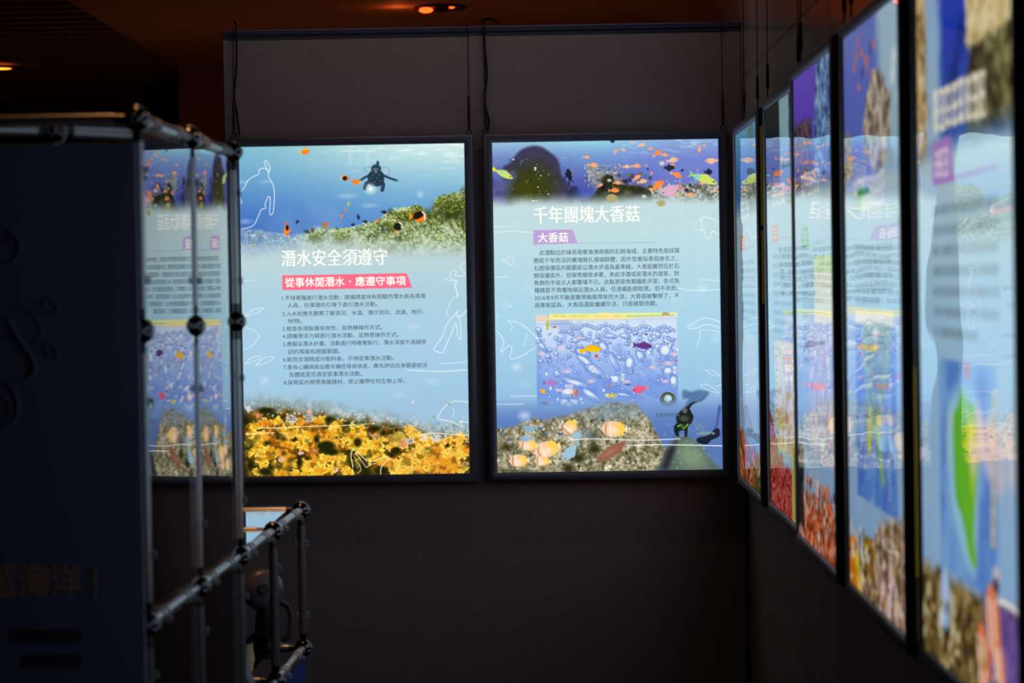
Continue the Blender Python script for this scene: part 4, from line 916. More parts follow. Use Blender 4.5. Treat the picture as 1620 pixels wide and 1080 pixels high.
def paint_E():
    c = side_base(25, .75); P = side_conv('E')
    yT = 128
    c.blend(1 - smooth(c.Y, yT, yT + 24), c.vgrad([(0, (50, 80, 190)), (60, (30, 60, 180)), (130, (50, 90, 170))]))
    c.blend((1 - smooth(c.X + 20 * (c.noise(20) - .5), 80, 115)) * (1 - smooth(c.Y, yT, yT + 24)), c.vgrad([(0, (150, 180, 220)), (140, (160, 190, 214))]))
    textured(c, (1 - smooth(c.X + 24 * (c.noise(14) - .5), 30, 48)) * (1 - smooth(c.Y, yT + 4, yT + 26)), [(90, 60, 30), (196, 160, 90), (236, 216, 170)], cell=12)
    textured(c, smooth(c.X + 30 * (c.noise(20) - .5), 196, 214) * (1 - smooth(c.Y, yT - 6, yT + 20)), [(20, 20, 6), (60, 58, 30), (110, 104, 50), (150, 150, 100)], cell=16)
    textured(c, smooth(c.X + 30 * (c.noise(16) - .5), 190, 206) * (1 - smooth(c.Y + 16 * (c.noise(14) - .5), P(1560, 56)[1] - 4, P(1560, 56)[1] + 4)), [(170, 140, 80), (226, 200, 140), (244, 230, 190)], cell=12)
    for x, y in ((1500, 140), (1508, 110), (1516, 60)): c.ell(*P(x, y), 12, 16, (20, 40, 120), soft=10, alpha=.7)
    ty = P(1520, 165)[1]
    for kk, dy in ((0, 0), (1, 0)): marks(c, 66, 266, 112, 30, 8, (248, 240, 214), .95, 3.2)
    v0 = P(1490, 258)[1]
    c.poly([(62, v0 - 17), (134, v0 - 18), (146, v0 + 15), (62, v0 + 15)], (176, 130, 206)); marks(c, 70, 128, v0, 20, 3, (250, 236, 240), .95, 2.6); c.line([(140, v0 + 13), (300, v0 + 12)], 2.2, (176, 130, 206), .9, smooth=False)
    text_rows(c, 60, 300, range(int(v0 + 34), int(P(1510, 540)[1]), 15), h=8, col=(110, 132, 146))
    y2, y3 = P(1520, 572)[1], P(1520, 930)[1]
    c.poly([(78, y2), (288, y2), (288, y3 - 6), (78, y3 - 6)], (112, 158, 222), soft=4, alpha=.9)
    textured(c, ((c.X > 80) & (c.X < 286) & (c.Y > y2) & (c.Y < y3 - 8)).astype(float) * .5, [(70, 110, 200), (110, 160, 224), (140, 190, 232)], cell=40, mix=.1)
    halo = [P(x, y) for x, y in ((1498, 640), (1522, 606), (1545, 640), (1550, 690), (1548, 780), (1545, 900), (1535, 912), (1510, 830), (1500, 740))]
    c.poly(catmull(halo, 4, True), (156, 206, 230), soft=12, alpha=.8)
    isl = [P(x, y) for x, y in ((1521, 612), (1527, 632), (1540, 640), (1546, 660), (1547, 720), (1543, 790), (1541, 850), (1545, 888), (1540, 897), (1531, 870), (1524, 820), (1512, 790), (1508, 720), (1507, 660), (1514, 640))]
    c.poly(catmull(isl, 4, True), (108, 190, 44), soft=3); c.poly([P(x, y) for x, y in ((1530, 650), (1543, 664), (1544, 740), (1538, 800), (1533, 740))], (200, 220, 70), soft=8, alpha=.7); c.line([P(1513, 650), P(1512, 760), P(1530, 850)], 4, (70, 170, 40), .6)
    c.line([P(1502, 650), P(1499, 740)], 5, (206, 214, 170), .6)
    c.ell(*P(1528, 585), 7, 6, (226, 90, 100), soft=2)
    for k in range(24): c.ell(*P(1571, 620 + k * 10.5), 8, 1.8, (222, 204, 110) if k % 3 else (240, 230, 190), soft=1.2, alpha=.85)
    c.scatter(50, (200, 340, P(1580, 660)[1], P(1580, 760)[1]), [(226, 206, 216), (214, 200, 220)], 4, 12, alpha=.4, soft=6)
    edge = np.interp(c.X, [0, 60, 130, 200, 260, 357], [P(1462, 880)[1], P(1480, 884)[1], P(1510, 905)[1], P(1535, 925)[1], P(1560, 935)[1], P(1600, 940)[1]])
    textured(c, smooth(c.Y - edge + 12 * (c.noise(14) - .5), 0, 12), [(30, 26, 8), (90, 70, 26), (140, 110, 50), (186, 160, 110)], cell=9, mix=.4)
    c.ell(*P(1496, 945), 20, 24, (150, 184, 226), soft=3); c.ell(*P(1496, 940), 8, 18, (196, 214, 240), soft=4); c.ell(*P(1506, 952), 4, 8, (190, 214, 50), soft=2); c.ell(*P(1490, 985), 9, 12, (216, 226, 230), soft=4)
    c.blend(smooth(c.X - 232 + 24 * (c.noise(12) - .5), 0, 10) * smooth(c.Y - P(1590, 945)[1] + 14 * (c.noise(12) - .5), 0, 12) * .95, (104, 76, 150)); textured(c, smooth(c.X, 240, 256) * smooth(c.Y, P(1590, 960)[1], P(1590, 975)[1]) * .6, [(70, 50, 110), (120, 90, 170), (160, 140, 206)], cell=7)
    for x, y, L, H in ((1572, 990, 58, 34), (1557, 1050, 56, 34), (1582, 1060, 40, 26)):
        u, v = P(x, y); c.ell(u, v, L * .5, H * .62, (240, 130, 70), 1.1, soft=3)
        for k in (-.22, .1): c.line([(u + L * k - 6, v - H * .45), (u + L * k + 2, v + H * .45)], 6, (250, 236, 226), .9)
    c.ell(*P(1576, 916), 12, 9, (206, 196, 206), soft=3); c.ell(*P(1576, 926), 9, 5, (30, 30, 60), soft=3); c.line([P(1580, 950), P(1598, 958), P(1612, 972)], 4, (246, 240, 236))
    sparkle(c, lambda x: np.interp(x, [0, 130, 240, 357], [450, 462, 490, 520]), [(196, 176, 120), (220, 206, 160), (160, 140, 80)], [(30, 24, 6), (60, 44, 14), (80, 30, 60)], 90)
    return c
# ============================================================ lightboxes
LW, LH = 0.600, 0.878
FR = 0.0245

def frame_mesh(name, w, h, fr, mats, parent, depth=0.034):
    prof = [(-0.002, -0.004), (0.0, 0.0015), (0.0025, 0.0038), (0.008, 0.0058), (0.0145, 0.0058), (0.020, 0.0035), (0.0235, -0.001), (fr, -0.006), (fr, -depth), (-0.002, -depth)]
    bm = bmesh.new(); loops = []
    for d, z in prof:
        loops.append([bm.verts.new((x, -z, zz)) for x, zz in ((-w / 2 - d, -d), (w / 2 + d, -d), (w / 2 + d, h + d), (-w / 2 - d, h + d))])
    n = len(prof)
    for i in range(n):
        for k in range(4):
            bm.faces.new((loops[i][k], loops[i][(k + 1) % 4], loops[(i + 1) % n][(k + 1) % 4], loops[(i + 1) % n][k]))
    return fin(name, bm, mats, parent, angle=.6)

def lightbox(label, painted, loc, rotz, group, rx_=0.0, edge=None, w=LW, h=LH, dy=0.0):
    root = tag(empty('lightbox', loc, (rx_, 0, rotz)), label, 'lightbox', group)
    frame_mesh('frame', w, h, FR, M_frame, root)
    canvas, title, head, body = painted
    sheet = link('picture_sheet', canvas.mesh(w, h, 'picture_sheet'), M_print, root)
    if title: lettering('title_lettering', title, M_ink_w, sheet, w, h, -.0004, serif=.45)
    if head: lettering('heading_lettering', head, M_ink_w, sheet, w, h, -.0004, bold=.32)
    if body: lettering('text_lettering', body, M_ink_d, sheet, w, h, -.0004, bold=.07)
    bm = bmesh.new(); box(bm, -w / 2, w / 2, -.0026, -.0012, 0, h)
    bm.faces.ensure_lookup_table()
    bmesh.ops.delete(bm, geom=[f for f in bm.faces if f.calc_center_median().y > -.002 or abs(f.calc_center_median().y + .0019) < 1e-4], context='FACES')
    link('clear_cover', (lambda me: (bm.to_mesh(me), bm.free(), me)[2])(bpy.data.meshes.new('clear_cover')), M_cover, root)
    bm = bmesh.new(); box(bm, -w / 2 - .004, w / 2 + .004, .028, .032, -.004, h + .004)
    fin('back_plate', bm, M_dark, root, False)
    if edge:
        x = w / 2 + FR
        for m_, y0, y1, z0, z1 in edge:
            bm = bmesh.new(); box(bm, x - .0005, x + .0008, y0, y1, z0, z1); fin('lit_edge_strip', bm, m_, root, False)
    return root

YB = F / (CW / LW)
hx = lambda xp: xp / (CW / LW)
c1, t1_, h1_, b1_, _ = paint_diving()
c2, t2_, h2_, b2_, _ = paint_mushroom()
G1 = 'lit dive posters hung on the grey board wall'; G2 = 'lit reef posters hung along the stone side wall'
LB1 = lightbox('lightbox with heading on a pink banner, numbered rules and yellow coral', (c1, t1_, h1_, b1_), (hx(-300.3), YB, EYE - hx(297)), 0, G1)
LB2 = lightbox('lightbox with a purple heading tag and drawn blue seabed map with fish', (c2, t2_, h2_, b2_), (hx(100.5), YB, EYE - hx(297)), 0, G1)

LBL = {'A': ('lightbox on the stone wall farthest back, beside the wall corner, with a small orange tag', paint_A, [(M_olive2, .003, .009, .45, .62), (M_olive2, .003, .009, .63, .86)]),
       'B': ('lightbox on the stone wall with deep red coral and a striped fish at its foot', paint_B, None),
       'C': ('lightbox on the stone wall with a violet top and orange coral at its foot', paint_C, None),
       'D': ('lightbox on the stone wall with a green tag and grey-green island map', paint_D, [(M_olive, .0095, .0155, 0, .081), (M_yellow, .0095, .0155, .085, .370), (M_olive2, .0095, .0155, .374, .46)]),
       'E': ('lightbox nearest the camera on the stone wall, with a bright green island map', paint_E, None)}
SB = {}
for key, (lab, fn, edge) in LBL.items():
    zf, zn, xf, xn, top, bot = SIDE[key]
    ang = math.atan2(-(zf - zn), xn - xf)          # direction of the print's right-hand side
    mid = ((xf + xn) / 2, (zf + zn) / 2, EYE + bot)
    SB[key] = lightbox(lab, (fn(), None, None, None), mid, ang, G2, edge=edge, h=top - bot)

# ============================================================ room
WY, WX = YB + .036, .5365          # faces of the board wall and of the stone wall
CEIL = EYE + 1.13
def struct(name, bm, m, **k):
    o = fin(name, bm, m, None, k.get('smooth', False)); o['kind'] = 'structure'; return o

bm = bmesh.new(); box(bm, -6, 2, -2, 17, -.05, 0); struct('floor', bm, M_floor)
# board wall: three boards between aluminium posts
bx0, bx1, btop = hx(-503), WX - .0002, EYE + hx(411)
bm = bmesh.new(); box(bm, bx0 + .003, bx1, WY, WY + .03, 0, btop - .012); struct('wall_back', bm, M_wall)
bm = bmesh.new()
for x0, x1 in ((bx0, bx0 + .014), (hx(-112), hx(-90)), (hx(298), hx(317))):
    x1 = min(x1, bx1); box(bm, x0, x1, WY - .002, WY + .034, 0 if x0 < -.7 else EYE + .36, btop - .01, .001)
struct('trim_1', bm, mat('wall_post_grey', (152, 137, 138), .7))
bm = bmesh.new(); box(bm, bx0 - .002, bx1, WY - .008, WY + .038, btop - .014, btop, .002); box(bm, bx0, bx1, WY - .005, WY + .03, btop - .022, btop - .018); struct('trim_2', bm, M_alu)
bm = bmesh.new(); box(bm, WX - .0085, WX - .0003, WY - .0025, WY + .01, 0, EYE - .54); struct('trim_4', bm, M_dark)
# stone wall: large polished tiles over a dark backing
bm = bmesh.new(); box(bm, WX + .012, WX + .2, -2, 12.0, 0, CEIL + .3); struct('wall_right', bm, M_joint)
bm = bmesh.new()
ys = [6.27 - .4655 * k for k in range(-12, 18)]; zs = [EYE + .54 + .6465 * k for k in range(-4, 3)]
zs = [0.0] + [z for z in zs if z > 0.05] + [CEIL + .3]
for i in range(len(ys) - 1):
    for j in range(len(zs) - 1):
        y0, y1 = ys[i + 1] + .0014, ys[i] - .0014
        if y1 < -1.9 or y0 > 12: continue
        box(bm, WX, WX + .013, y0, min(y1, 12), zs[j] + .0014, zs[j + 1] - .0014, .0006)
o = struct('trim_3', bm, M_tile)
# far walls and ceilings
EX = hx(0) + (288 - 860) * 12 / F
bm = bmesh.new(); box(bm, EX, WX + .2, 12, 12.2, 0, CEIL + .3); struct('wall_far', bm, mat('brown_far_wall', (150, 100, 66), .8))
bm = bmesh.new(); box(bm, EX, WX + .2, -2, 12, CEIL, CEIL + .15); struct('ceiling', bm, M_ceil)
bm = bmesh.new(); box(bm, -6, EX, -2, 17, CEIL + .09, CEIL + .2)
struct('ceiling_recess', bm, M_dark)
bm = bmesh.new()
y = 8.2
while y < 15.5:
    box(bm, -6, EX - .01, y, y + .085, CEIL, CEIL + .05); y += .187
struct('ceiling_slats', bm, M_slat)
bm = bmesh.new(); box(bm, -6, EX, 15.6, 15.8, 0, CEIL + .2); struct('wall_slatted', bm, M_dark)
bm = bmesh.new(); box(bm, -6.2, -6, -2, 17, 0, CEIL + .2); struct('wall_left', bm, M_dark)

# ============================================================ recessed ceiling lamps
M_glow = emit('orange_lamp', (255, 128, 40), 6.0)
M_glow2 = emit('dim_orange_lamp', (255, 70, 20), 5.0)
M_trimr = mat('bronze_trim_ring', (70, 40, 28), .35, metal=.5)
def ceiling_lamp(x, y, label, glow, r=.075, z=None, group='recessed ceiling lamps', side=False):
    z = CEIL if z is None else z
    root = tag(empty('ceiling_lamp', (x, y, z)), label, 'ceiling lamp', group)
    bm = bmesh.new(); seg = 40
    prof = [(r * 1.34, 0), (r * 1.32, -.006), (r * 1.18, -.010), (r, -.006), (r * .92, 0.004), (r * 1.34, .004)]
    rings = [[bm.verts.new((a * math.cos(2 * math.pi * k / seg), a * math.sin(2 * math.pi * k / seg), zz)) for k in range(seg)] for a, zz in prof]
    for i in range(len(prof)):
        for k in range(seg):
            bm.faces.new((rings[i][k], rings[i][(k + 1) % seg], rings[(i + 1) % len(prof)][(k + 1) % seg], rings[(i + 1) % len(prof)][k]))
    fin('trim_ring', bm, M_trimr, root)
    if side:
        for sx, rr in ((-.72, .019), (.55, .010)):
            bm = bmesh.new(); bmesh.ops.create_uvsphere(bm, u_segments=20, v_segments=12, radius=rr, matrix=Matrix.Translation((sx * r, -.02, -.015 if sx < 0 else -.004)) @ Matrix.Diagonal((1.5, 1, .6, 1))); fin('bulb', bm, glow, root)
    else:
        bm = bmesh.new(); bmesh.ops.create_circle(bm, cap_ends=True, segments=32, radius=r * .62, matrix=Matrix.Translation((0, 0, -.003))); fin('bulb', bm, glow, root)
    if side:
        bm = bmesh.new(); bmesh.ops.create_cone(bm, cap_ends=True, segments=24, radius1=.012, radius2=.055, depth=.03, matrix=Matrix.Translation((.005, -.01, -.008)))
        fin('gimbal', bm, M_trimr, root)
        l = bpy.data.lights.new('lamp_glow', 'POINT'); l.energy = .22; l.color = (1, .2, .05); l.shadow_soft_size = .01
        lo = bpy.data.objects.new('lamp_glow', l); COL.objects.link(lo); lo.parent = root; lo.location = (-.17, -.02, -.05)
    return root
# visible lamp beyond the board wall
xl, yl = unroll(697, 12); Zl = 1.13 * F / -yl
ceiling_lamp(xl * Zl / F, Zl, 'round recessed lamp in the brown ceiling above the board wall', M_glow2, r=.08, side=True)
ceiling_lamp(-.62, 3.45, 'orange recessed lamp over the tall end of the tube display case', M_glow, r=.05)
ceiling_lamp(-.62, 4.55, 'orange recessed lamp over the low end of the tube display case', M_glow, r=.05)

ceiling_lamp(-2.68, 11.75, 'glowing orange disc added as the streak of light on the slats at the left edge', M_glow, r=.09, z=CEIL - .012)  # glowing disc added to imitate orange light caught on the slats

# ============================================================ hanging wires and cables
def P3(px, py, Y):
    x, y = unroll(px, py); return Vector((x * Y / F, Y, EYE - y * Y / F))
def hang_wire(label, top, bottom, group, ringr=.0062, hook=False, clamp=.07):
    """suspension wire from top to the frame at bottom"""
    root = tag(empty('hanging_wire', bottom), label, 'hanging wire', group)
    t = Vector(top) - Vector(bottom)
    d = t.normalized()
    bm = bmesh.new(); tube(bm, [d * .03, t], .0011, 8); fin('wire', bm, M_wire, root)
    bm = bmesh.new(); tube(bm, [d * .028, d * .032, d * .055, d * (.032 + clamp), d * (.036 + clamp)], [.0016, .0042, .0036, .0034, .0014], 10); fin('clamp', bm, M_clamp, root)
    bm = bmesh.new()
    if hook:
        pts = [(0.004, -.012, .010), (0.003, -.006, .002), (0, 0, 0), (0, .004, .004), (0, .002, .016), (0, 0, .032)]
        tube(bm, [Vector(p) for p in pts], .0016, 8)
    else:
        pts = [(ringr * math.cos(a), 0, .006 + ringr * math.sin(a)) for a in np.linspace(0, 2 * math.pi, 21)]
        tube(bm, [Vector(p) for p in pts], .0015, 8)
        tube(bm, [Vector((0, 0, .012)), Vector((0, 0, .030))], .003, 8)
    fin('hook' if hook else 'ring', bm, M_cable, root)
    return root
yw = YB - .004
zt = btop
GW = 'thin wires holding the posters on the board wall'
ztop1 = EYE - hx(-225.5) + FR
def back_wire(px, lab, wy=YB + .004):
    x = unroll(px, 205)[0] / F * wy
    hang_wire(lab, (x, wy + .022, btop + .001), (x, wy, ztop1 - .001), GW)
back_wire(370, 'thin wire at the left corner of the pink-banner lightbox')
back_wire(742, 'thin wire at the right corner of the pink-banner lightbox')
back_wire(768, 'thin wire at the left corner of the seabed-map lightbox')
back_wire(1143, 'thin wire at the right corner of the seabed-map lightbox')
def cable(label, pts, rad=.0028, name='power_cable', cat='cable', group=None):
    pts = [Vector(tuple(p)) for p in pts]
    base = pts[-1].copy()
    bm = bmesh.new(); P = catmull([tuple(p - base) for p in pts], 6); tube(bm, [Vector(tuple(p)) for p in P], rad, 10)
    o = fin(name, bm, M_cable, None, loc=base); tag(o, label, cat, group); return o
yc = WY - .010
cable('black cable dropping over the board wall to the pink-banner lightbox', [P3(371, 34, WY + .055), P3(373, 37, WY + .02), P3(374, 46, yc - .004), P3(375, 95, yc), P3(371, 150, yc), P3(374, 172, yc), P3(377, 195, yc), P3(379, 214, yc)], .0026, group='black cables on the board wall')
cable('black cable looping over the board wall between the two front-facing posters', [P3(790, 37, WY + .06), P3(778, 31, WY + .055), P3(765, 33, WY + .03), P3(765, 40, yc - .006), P3(767, 80, yc), P3(770, 120, yc), P3(767, 150, yc), P3(768, 170, yc), P3(773, 190, yc), P3(772, 208, yc)], .0034, group='black cables on the board wall')
GR = 'wires holding the posters on the stone wall'
def side_wire(px, py, key, lab, tx=None):
    """wire whose foot is seen at (px, py) on the top edge of a side lightbox"""
    zf, zn, xf, xn, top, bot = SIDE[key]
    X = xf + .012; x, y = unroll(px, py); Z = X * F / x
    z = EYE + top + FR
    hang_wire(lab, (X + .004, Z + .002, CEIL), (X, Z, z), GR, hook=True, clamp=.05)
side_wire(1176, 185, 'A', 'wire on the stone wall nearest the wall corner')
side_wire(1197, 165, 'A', 'wire at the near end of the farthest stone-wall lightbox')
side_wire(1213, 150, 'B', 'wire at the far end of the red-coral lightbox')
side_wire(1261, 100, 'B', 'wire at the near end of the red-coral lightbox')
side_wire(1265, 96, 'C', 'wire at the far end of the violet-topped lightbox')
side_wire(1333, 30, 'C', 'wire at the near end of the violet-topped lightbox')
side_wire(1344, 28, 'D', 'wire at the far end of the green-tagged lightbox')

# ============================================================ display case of tubes and ball joints
case = tag(empty('display_case', (-.70, 4.0, 0), (0, 0, 0)), 'tubular display case with black ball joints and clear acrylic panels', 'display case')
CO = Vector((-.70, 4.0, 0))
H = [EYE + h for h in (.2287, -.053, -.4455, -.723, -1.116, -1.48)]
def PX(Z): return -.537 + .026 * (Z - 3.15)
ZS = [3.15, 3.55, 3.95, 4.35, 4.75]
nodes = set(); rails = []; posts = []
def side(i, dx=0): 
    return (PX(ZS[i]) - dx, ZS[i])
RB, RT = .0178, .0082
def ball_mesh():
    bm = bmesh.new(); bmesh.ops.create_uvsphere(bm, u_segments=28, v_segments=18, radius=RB)
    for f in bm.faces: f.material_index = 0
    for ax in (Vector((1, 0, 0)), Vector((-1, 0, 0)), Vector((0, 1, 0)), Vector((0, -1, 0)), Vector((0, 0, 1)), Vector((0, 0, -1)),
               Vector((1, -1, 0)).normalized(), Vector((1, 1, 0)).normalized()):
        a = ax.orthogonal().normalized(); b = ax.cross(a)
        pts = [ax * (RB * .955) + (a * math.cos(t) + b * math.sin(t)) * .0052 for t in np.linspace(0, 2 * math.pi, 17)]
        tube(bm, pts, .0013, 6, mi=1)
        c = [bm.verts.new(ax * (RB * 1.004) + (a * math.cos(t) + b * math.sin(t)) * .0044) for t in np.linspace(0, 2 * math.pi, 13)[:-1]]
        f = bm.faces.new(c); f.material_index = 2
    me = bpy.data.meshes.new('ball_joint'); bmesh.ops.recalc_face_normals(bm, faces=bm.faces); bm.to_mesh(me); bm.free()
    for p in me.polygons: p.use_smooth = True
    return me
BALL = ball_mesh()
def node(x, y, z):
    key = (round(x, 3), round(y, 3), round(z, 3))
    if key in nodes: return
    nodes.add(key)
    link('ball_joint', BALL, [M_blackp, M_ring, M_dark], case, Vector((x, y, z)) - CO)
def bar(p, q, name, clips=True):
    p, q = Vector(p), Vector(q); L = (q - p).length
    bm = bmesh.new(); d = (q - p).normalized()
    g = RB + .014
    prof = [(RB * .8, .0062, 1), (RB + .001, .0068, 1), (RB + .012, .0074, 1), (RB + .0121, RT, 0), (L - RB - .0121, RT, 0), (L - RB - .012, .0074, 1), (L - RB - .001, .0068, 1), (L - RB * .8, .0062, 1)]
    for a, b in ((0, 2), (3, 4), (5, 7)):
        tube(bm, [d * pr[0] for pr in prof[a:b + 1]], [pr[1] for pr in prof[a:b + 1]], 18, mi=prof[a][2])
    for t in ((.24, .31, .69, .76) if name == 'rail' else ()):
        tube(bm, [d * (L * t - .006), d * (L * t + .006)], [RT + .0018] * 2, 18, mi=2)
    o = fin(name, bm, [M_tube, M_sleeve, M_collar], case, loc=p - CO)
    return o
CLIPM = None
def clips(p, q, off):
    """small clips holding a sheet, either side of the tube"""
    global CLIPM
    if CLIPM is None:
        bm = bmesh.new(); box(bm, -.0135, .0135, -.0035, .0035, -.0055, .0055, .001); CLIPM = bpy.data.meshes.new('sheet_clip'); bm.to_mesh(CLIPM); bm.free()
    p, q = Vector(p), Vector(q); off = Vector(off)
    for t in (.24, .76):
        o = link('sheet_clip', CLIPM, M_clip, case, p.lerp(q, t) + off - CO)
        if abs((q - p).normalized().z) < .5: o.rotation_euler = (math.pi / 2, 0, 0)

DX = .40
# right-hand face of the case
for i in range(5):
    top = 0 if i <= 2 else 2
    for k in range(top, 6):
        x, y = side(i); node(x, y, H[k])
        if k < 5: bar((x, y, H[k]), (x, y, H[k + 1]), 'post'); clips((x, y, H[k]), (x, y, H[k + 1]), (.001, 0, 0))
for i in range(4):
    top = 0 if i < 2 else 2
    for k in range(top, 6):
        if k == 1: continue
        a, b = side(i), side(i + 1); bar((*a, H[k]), (*b, H[k]), 'rail'); clips((*a, H[k]), (*b, H[k]), (.003, 0, -.006))
# left-hand face and cross rails
for i in range(5):
    lv = [0, 2, 3, 4, 5] if i <= 2 else [2, 3, 4, 5]
    for k in lv:
        if k == 0 and i == 1: continue
        a = side(i); b = side(i, DX)
        node(*b, H[k]); bar((*b, H[k]), (*a, H[k]), 'cross_rail')
    for k in range(0 if i in (0, 2) else 2, 5):
        if k == 1: continue
        b = side(i, DX)
        if k == 0: bar((*b, H[0]), (*b, H[2]), 'post')
        else: bar((*b, H[k]), (*b, H[k + 1]), 'post')
for i in range(4):
    for k in range(2, 6):
        a, b = side(i, DX), side(i + 1, DX); bar((*a, H[k]), (*b, H[k]), 'rail')
# slanted rail run behind the top of the banner
fx, fy = -.692, 3.366
node(fx, fy, H[0]); bar((fx, fy, H[0]), (*side(1), H[0]), 'cross_rail'); bar((side(0, DX)[0], side(0, DX)[1], H[0]), (fx, fy, H[0]), 'cross_rail')
xg = side(0, DX)[0] - .4
node(xg, 3.15, H[0]); bar((xg, 3.15, H[0]), (*side(0, DX), H[0]), 'cross_rail')
bar((xg, 3.15, H[0]), (xg, 3.15, H[2]), 'post'); node(xg, 3.15, H[2]); 
for k in range(2, 5): bar((xg, 3.15, H[k]), (xg, 3.15, H[k + 1]), 'post'); node(xg, 3.15, H[k + 1])

def sheet_side(i, k0, k1, bow, yaw=0.0, n=24, name='acrylic_panel', m=None):
    """gently bowed clear sheet standing between posts i and i+1"""
    a, b = Vector((*side(i), 0)), Vector((*side(i + 1), 0))
    L = (b - a).length; d = (b - a).normalized(); nrm = Vector((d.y, -d.x, 0))
    bm = bmesh.new(); mrg = .014; cols_ = []
    for off in (0.0012, -.0012):
        cs = []
        for j in range(n + 1):
            t = j / n; s = mrg + (L - 2 * mrg) * t
            o = bow * 4 * t * (1 - t) + yaw * (s - L / 2)
            p = a + d * s + nrm * (o + off)
            cs.append((bm.verts.new((p.x, p.y, H[k1] + .012)), bm.verts.new((p.x, p.y, H[k0] - .012))))
        cols_.append(cs)
    for cs in cols_:
        for j in range(n): bm.faces.new((cs[j][0], cs[j + 1][0], cs[j + 1][1], cs[j][1]))
    for j in (0, n): bm.faces.new((cols_[0][j][0], cols_[0][j][1], cols_[1][j][1], cols_[1][j][0]))
    bmesh.ops.translate(bm, verts=bm.verts, vec=-CO)
    return fin(name, bm, m or M_acr, case, True, angle=.5)
sheet_side(0, 0, 2, .0016, .014)
sheet_side(1, 0, 2, .0034, .008)
for i in range(2):
    sheet_side(i, 2, 3, .0006, 0, m=M_acr2)
bm = bmesh.new()
def flat_sheet(x0, x1, y0, y1, z, m, name, t=.003):
    bm = bmesh.new(); box(bm, x0, x1, y0, y1, z - t / 2, z + t / 2); bmesh.ops.translate(bm, verts=bm.verts, vec=-CO)
    return fin(name, bm, m, case, False)
flat_sheet(PX(4.1) - DX, PX(3.95) - .004, 3.97, 4.73, H[2] + .002, M_acr, 'acrylic_top')
flat_sheet(PX(3.3) - DX, PX(3.15) - .006, 3.17, 3.93, H[0] + .004, M_acr, 'acrylic_top')
flat_sheet(PX(3.3) - DX, PX(3.15) - .016, 3.17, 4.73, H[3] + .0115, mat('smoked_shelf', (20, 20, 24), .2), 'shelf')
o = None
bm = bmesh.new(); a, b = side(3), side(4); box(bm, a[0] + .000, a[0] + .004, ZS[2] + .02, ZS[4] - .012, H[4] + .02, H[3] - .02)
bmesh.ops.rotate(bm, cent=Vector((a[0], ZS[3], 0)), matrix=Matrix.Rotation(-.026, 3, 'Z'), verts=bm.verts); bmesh.ops.translate(bm, verts=bm.verts, vec=-CO)
o = fin('side_board', bm, M_blue, case, False); o['label'] = 'blue board filling the lower side'

# ============================================================ navy banner on the front of the case
YF = 3.105
bt = EYE + .195; bxr = (217 - 860) * YF / F + .000
ban = tag(empty('banner_board', (-.95, YF, .12)), 'dark navy banner with dim orange characters covering the display case front', 'banner')
BO = Vector((-.95, YF, .12))
bm = bmesh.new(); box(bm, -1.45, bxr, YF, YF + .006, .12, bt, .001); bmesh.ops.translate(bm, verts=bm.verts, vec=-BO); fin('banner_sheet', bm, M_banner, ban, False)
def banner_text(name, st, px0, px1, py, hpx, m):
    v, faces = glyphs(st); a = P3(px0, py, YF); b = P3(px1, py, YF)
    sx = (b.x - a.x) / (v[:, 0].max() - v[:, 0].min()); hh = hpx * YF / F; sy = hh / (v[:, 1].max() - v[:, 1].min()); mid = (v[:, 1].max() + v[:, 1].min()) / 2
    V = []; FA = []; off = 0
    for dx, dz in ((-.0012, -.0008), (.0012, .0008), (0, 0)):
        P = np.zeros((len(v), 3)); P[:, 0] = a.x + (v[:, 0] - v[:, 0].min()) * sx + dx - BO.x; P[:, 2] = a.z + (v[:, 1] - mid) * sy + dz - BO.z; P[:, 1] = -.0006 - off * 1e-8
        V.append(P); FA += [tuple(k + off for k in f) for f in faces]; off += len(v)
    me = bpy.data.meshes.new(name); me.from_pydata(np.vstack(V).tolist(), [], FA); link(name, me, m, ban)
banner_text('orange_lettering', '藍海洋', -26, 125, 922, 52, M_borange)
bm = bmesh.new()
def bline(bm, pts, rad):
    tube(bm, [P3(x, y, YF - .0004) - BO for x, y in pts], rad, 6)
bline(bm, [(134, 898), (146, 898), (146, 948), (134, 948)], .0008); bline(bm, [(150, 925), (186, 924)], .0005); fin('bracket_mark', bm, M_borange, ban)
# illegible rows of black characters and black doodles
bm = bmesh.new(); rr = random.Random(4)
for x0, n, y in ((14, 6, 1007), (33, 5, 1048)):
    for k in range(n):
        a = x0 + k * 19.5
        for j in range(3): bline(bm, [(a, y - 8 + j * 8), (a + 16, y - 8 + j * 8)], .0016)
        for j in range(3): bline(bm, [(a + 2 + j * 6, y - 9), (a + 2 + j * 6, y + 9)], .0015)
fin('black_lettering', bm, M_bink, ban)
bm = bmesh.new()
for pts, rad in (([(-10, 355), (12, 362), (28, 380), (28, 400), (14, 416), (-10, 420)], .0022), ([(-8, 372), (10, 372), (16, 384)], .0018), ([(10, 505), (30, 540), (48, 565), (52, 585), (40, 600), (10, 606)], .003), ([(66, 478), (76, 472), (88, 485), (90, 498), (80, 496), (70, 488), (66, 478)], .0012), ([(66, 545), (76, 545), (88, 556), (88, 566), (76, 562), (66, 545)], .0012), ([(8, 480), (40, 490), (60, 510), (62, 530), (48, 545)], .0012), ([(-8, 606), (14, 612), (26, 640), (20, 665), (0, 680)], .002), ([(-5, 625), (10, 635), (12, 655), (-4, 668)], .0016)):
    bm = bmesh.new(); bline(bm, [tuple(q) for q in catmull(pts, 4)], rad); fin('doodle_line', bm, M_doodle, ban)

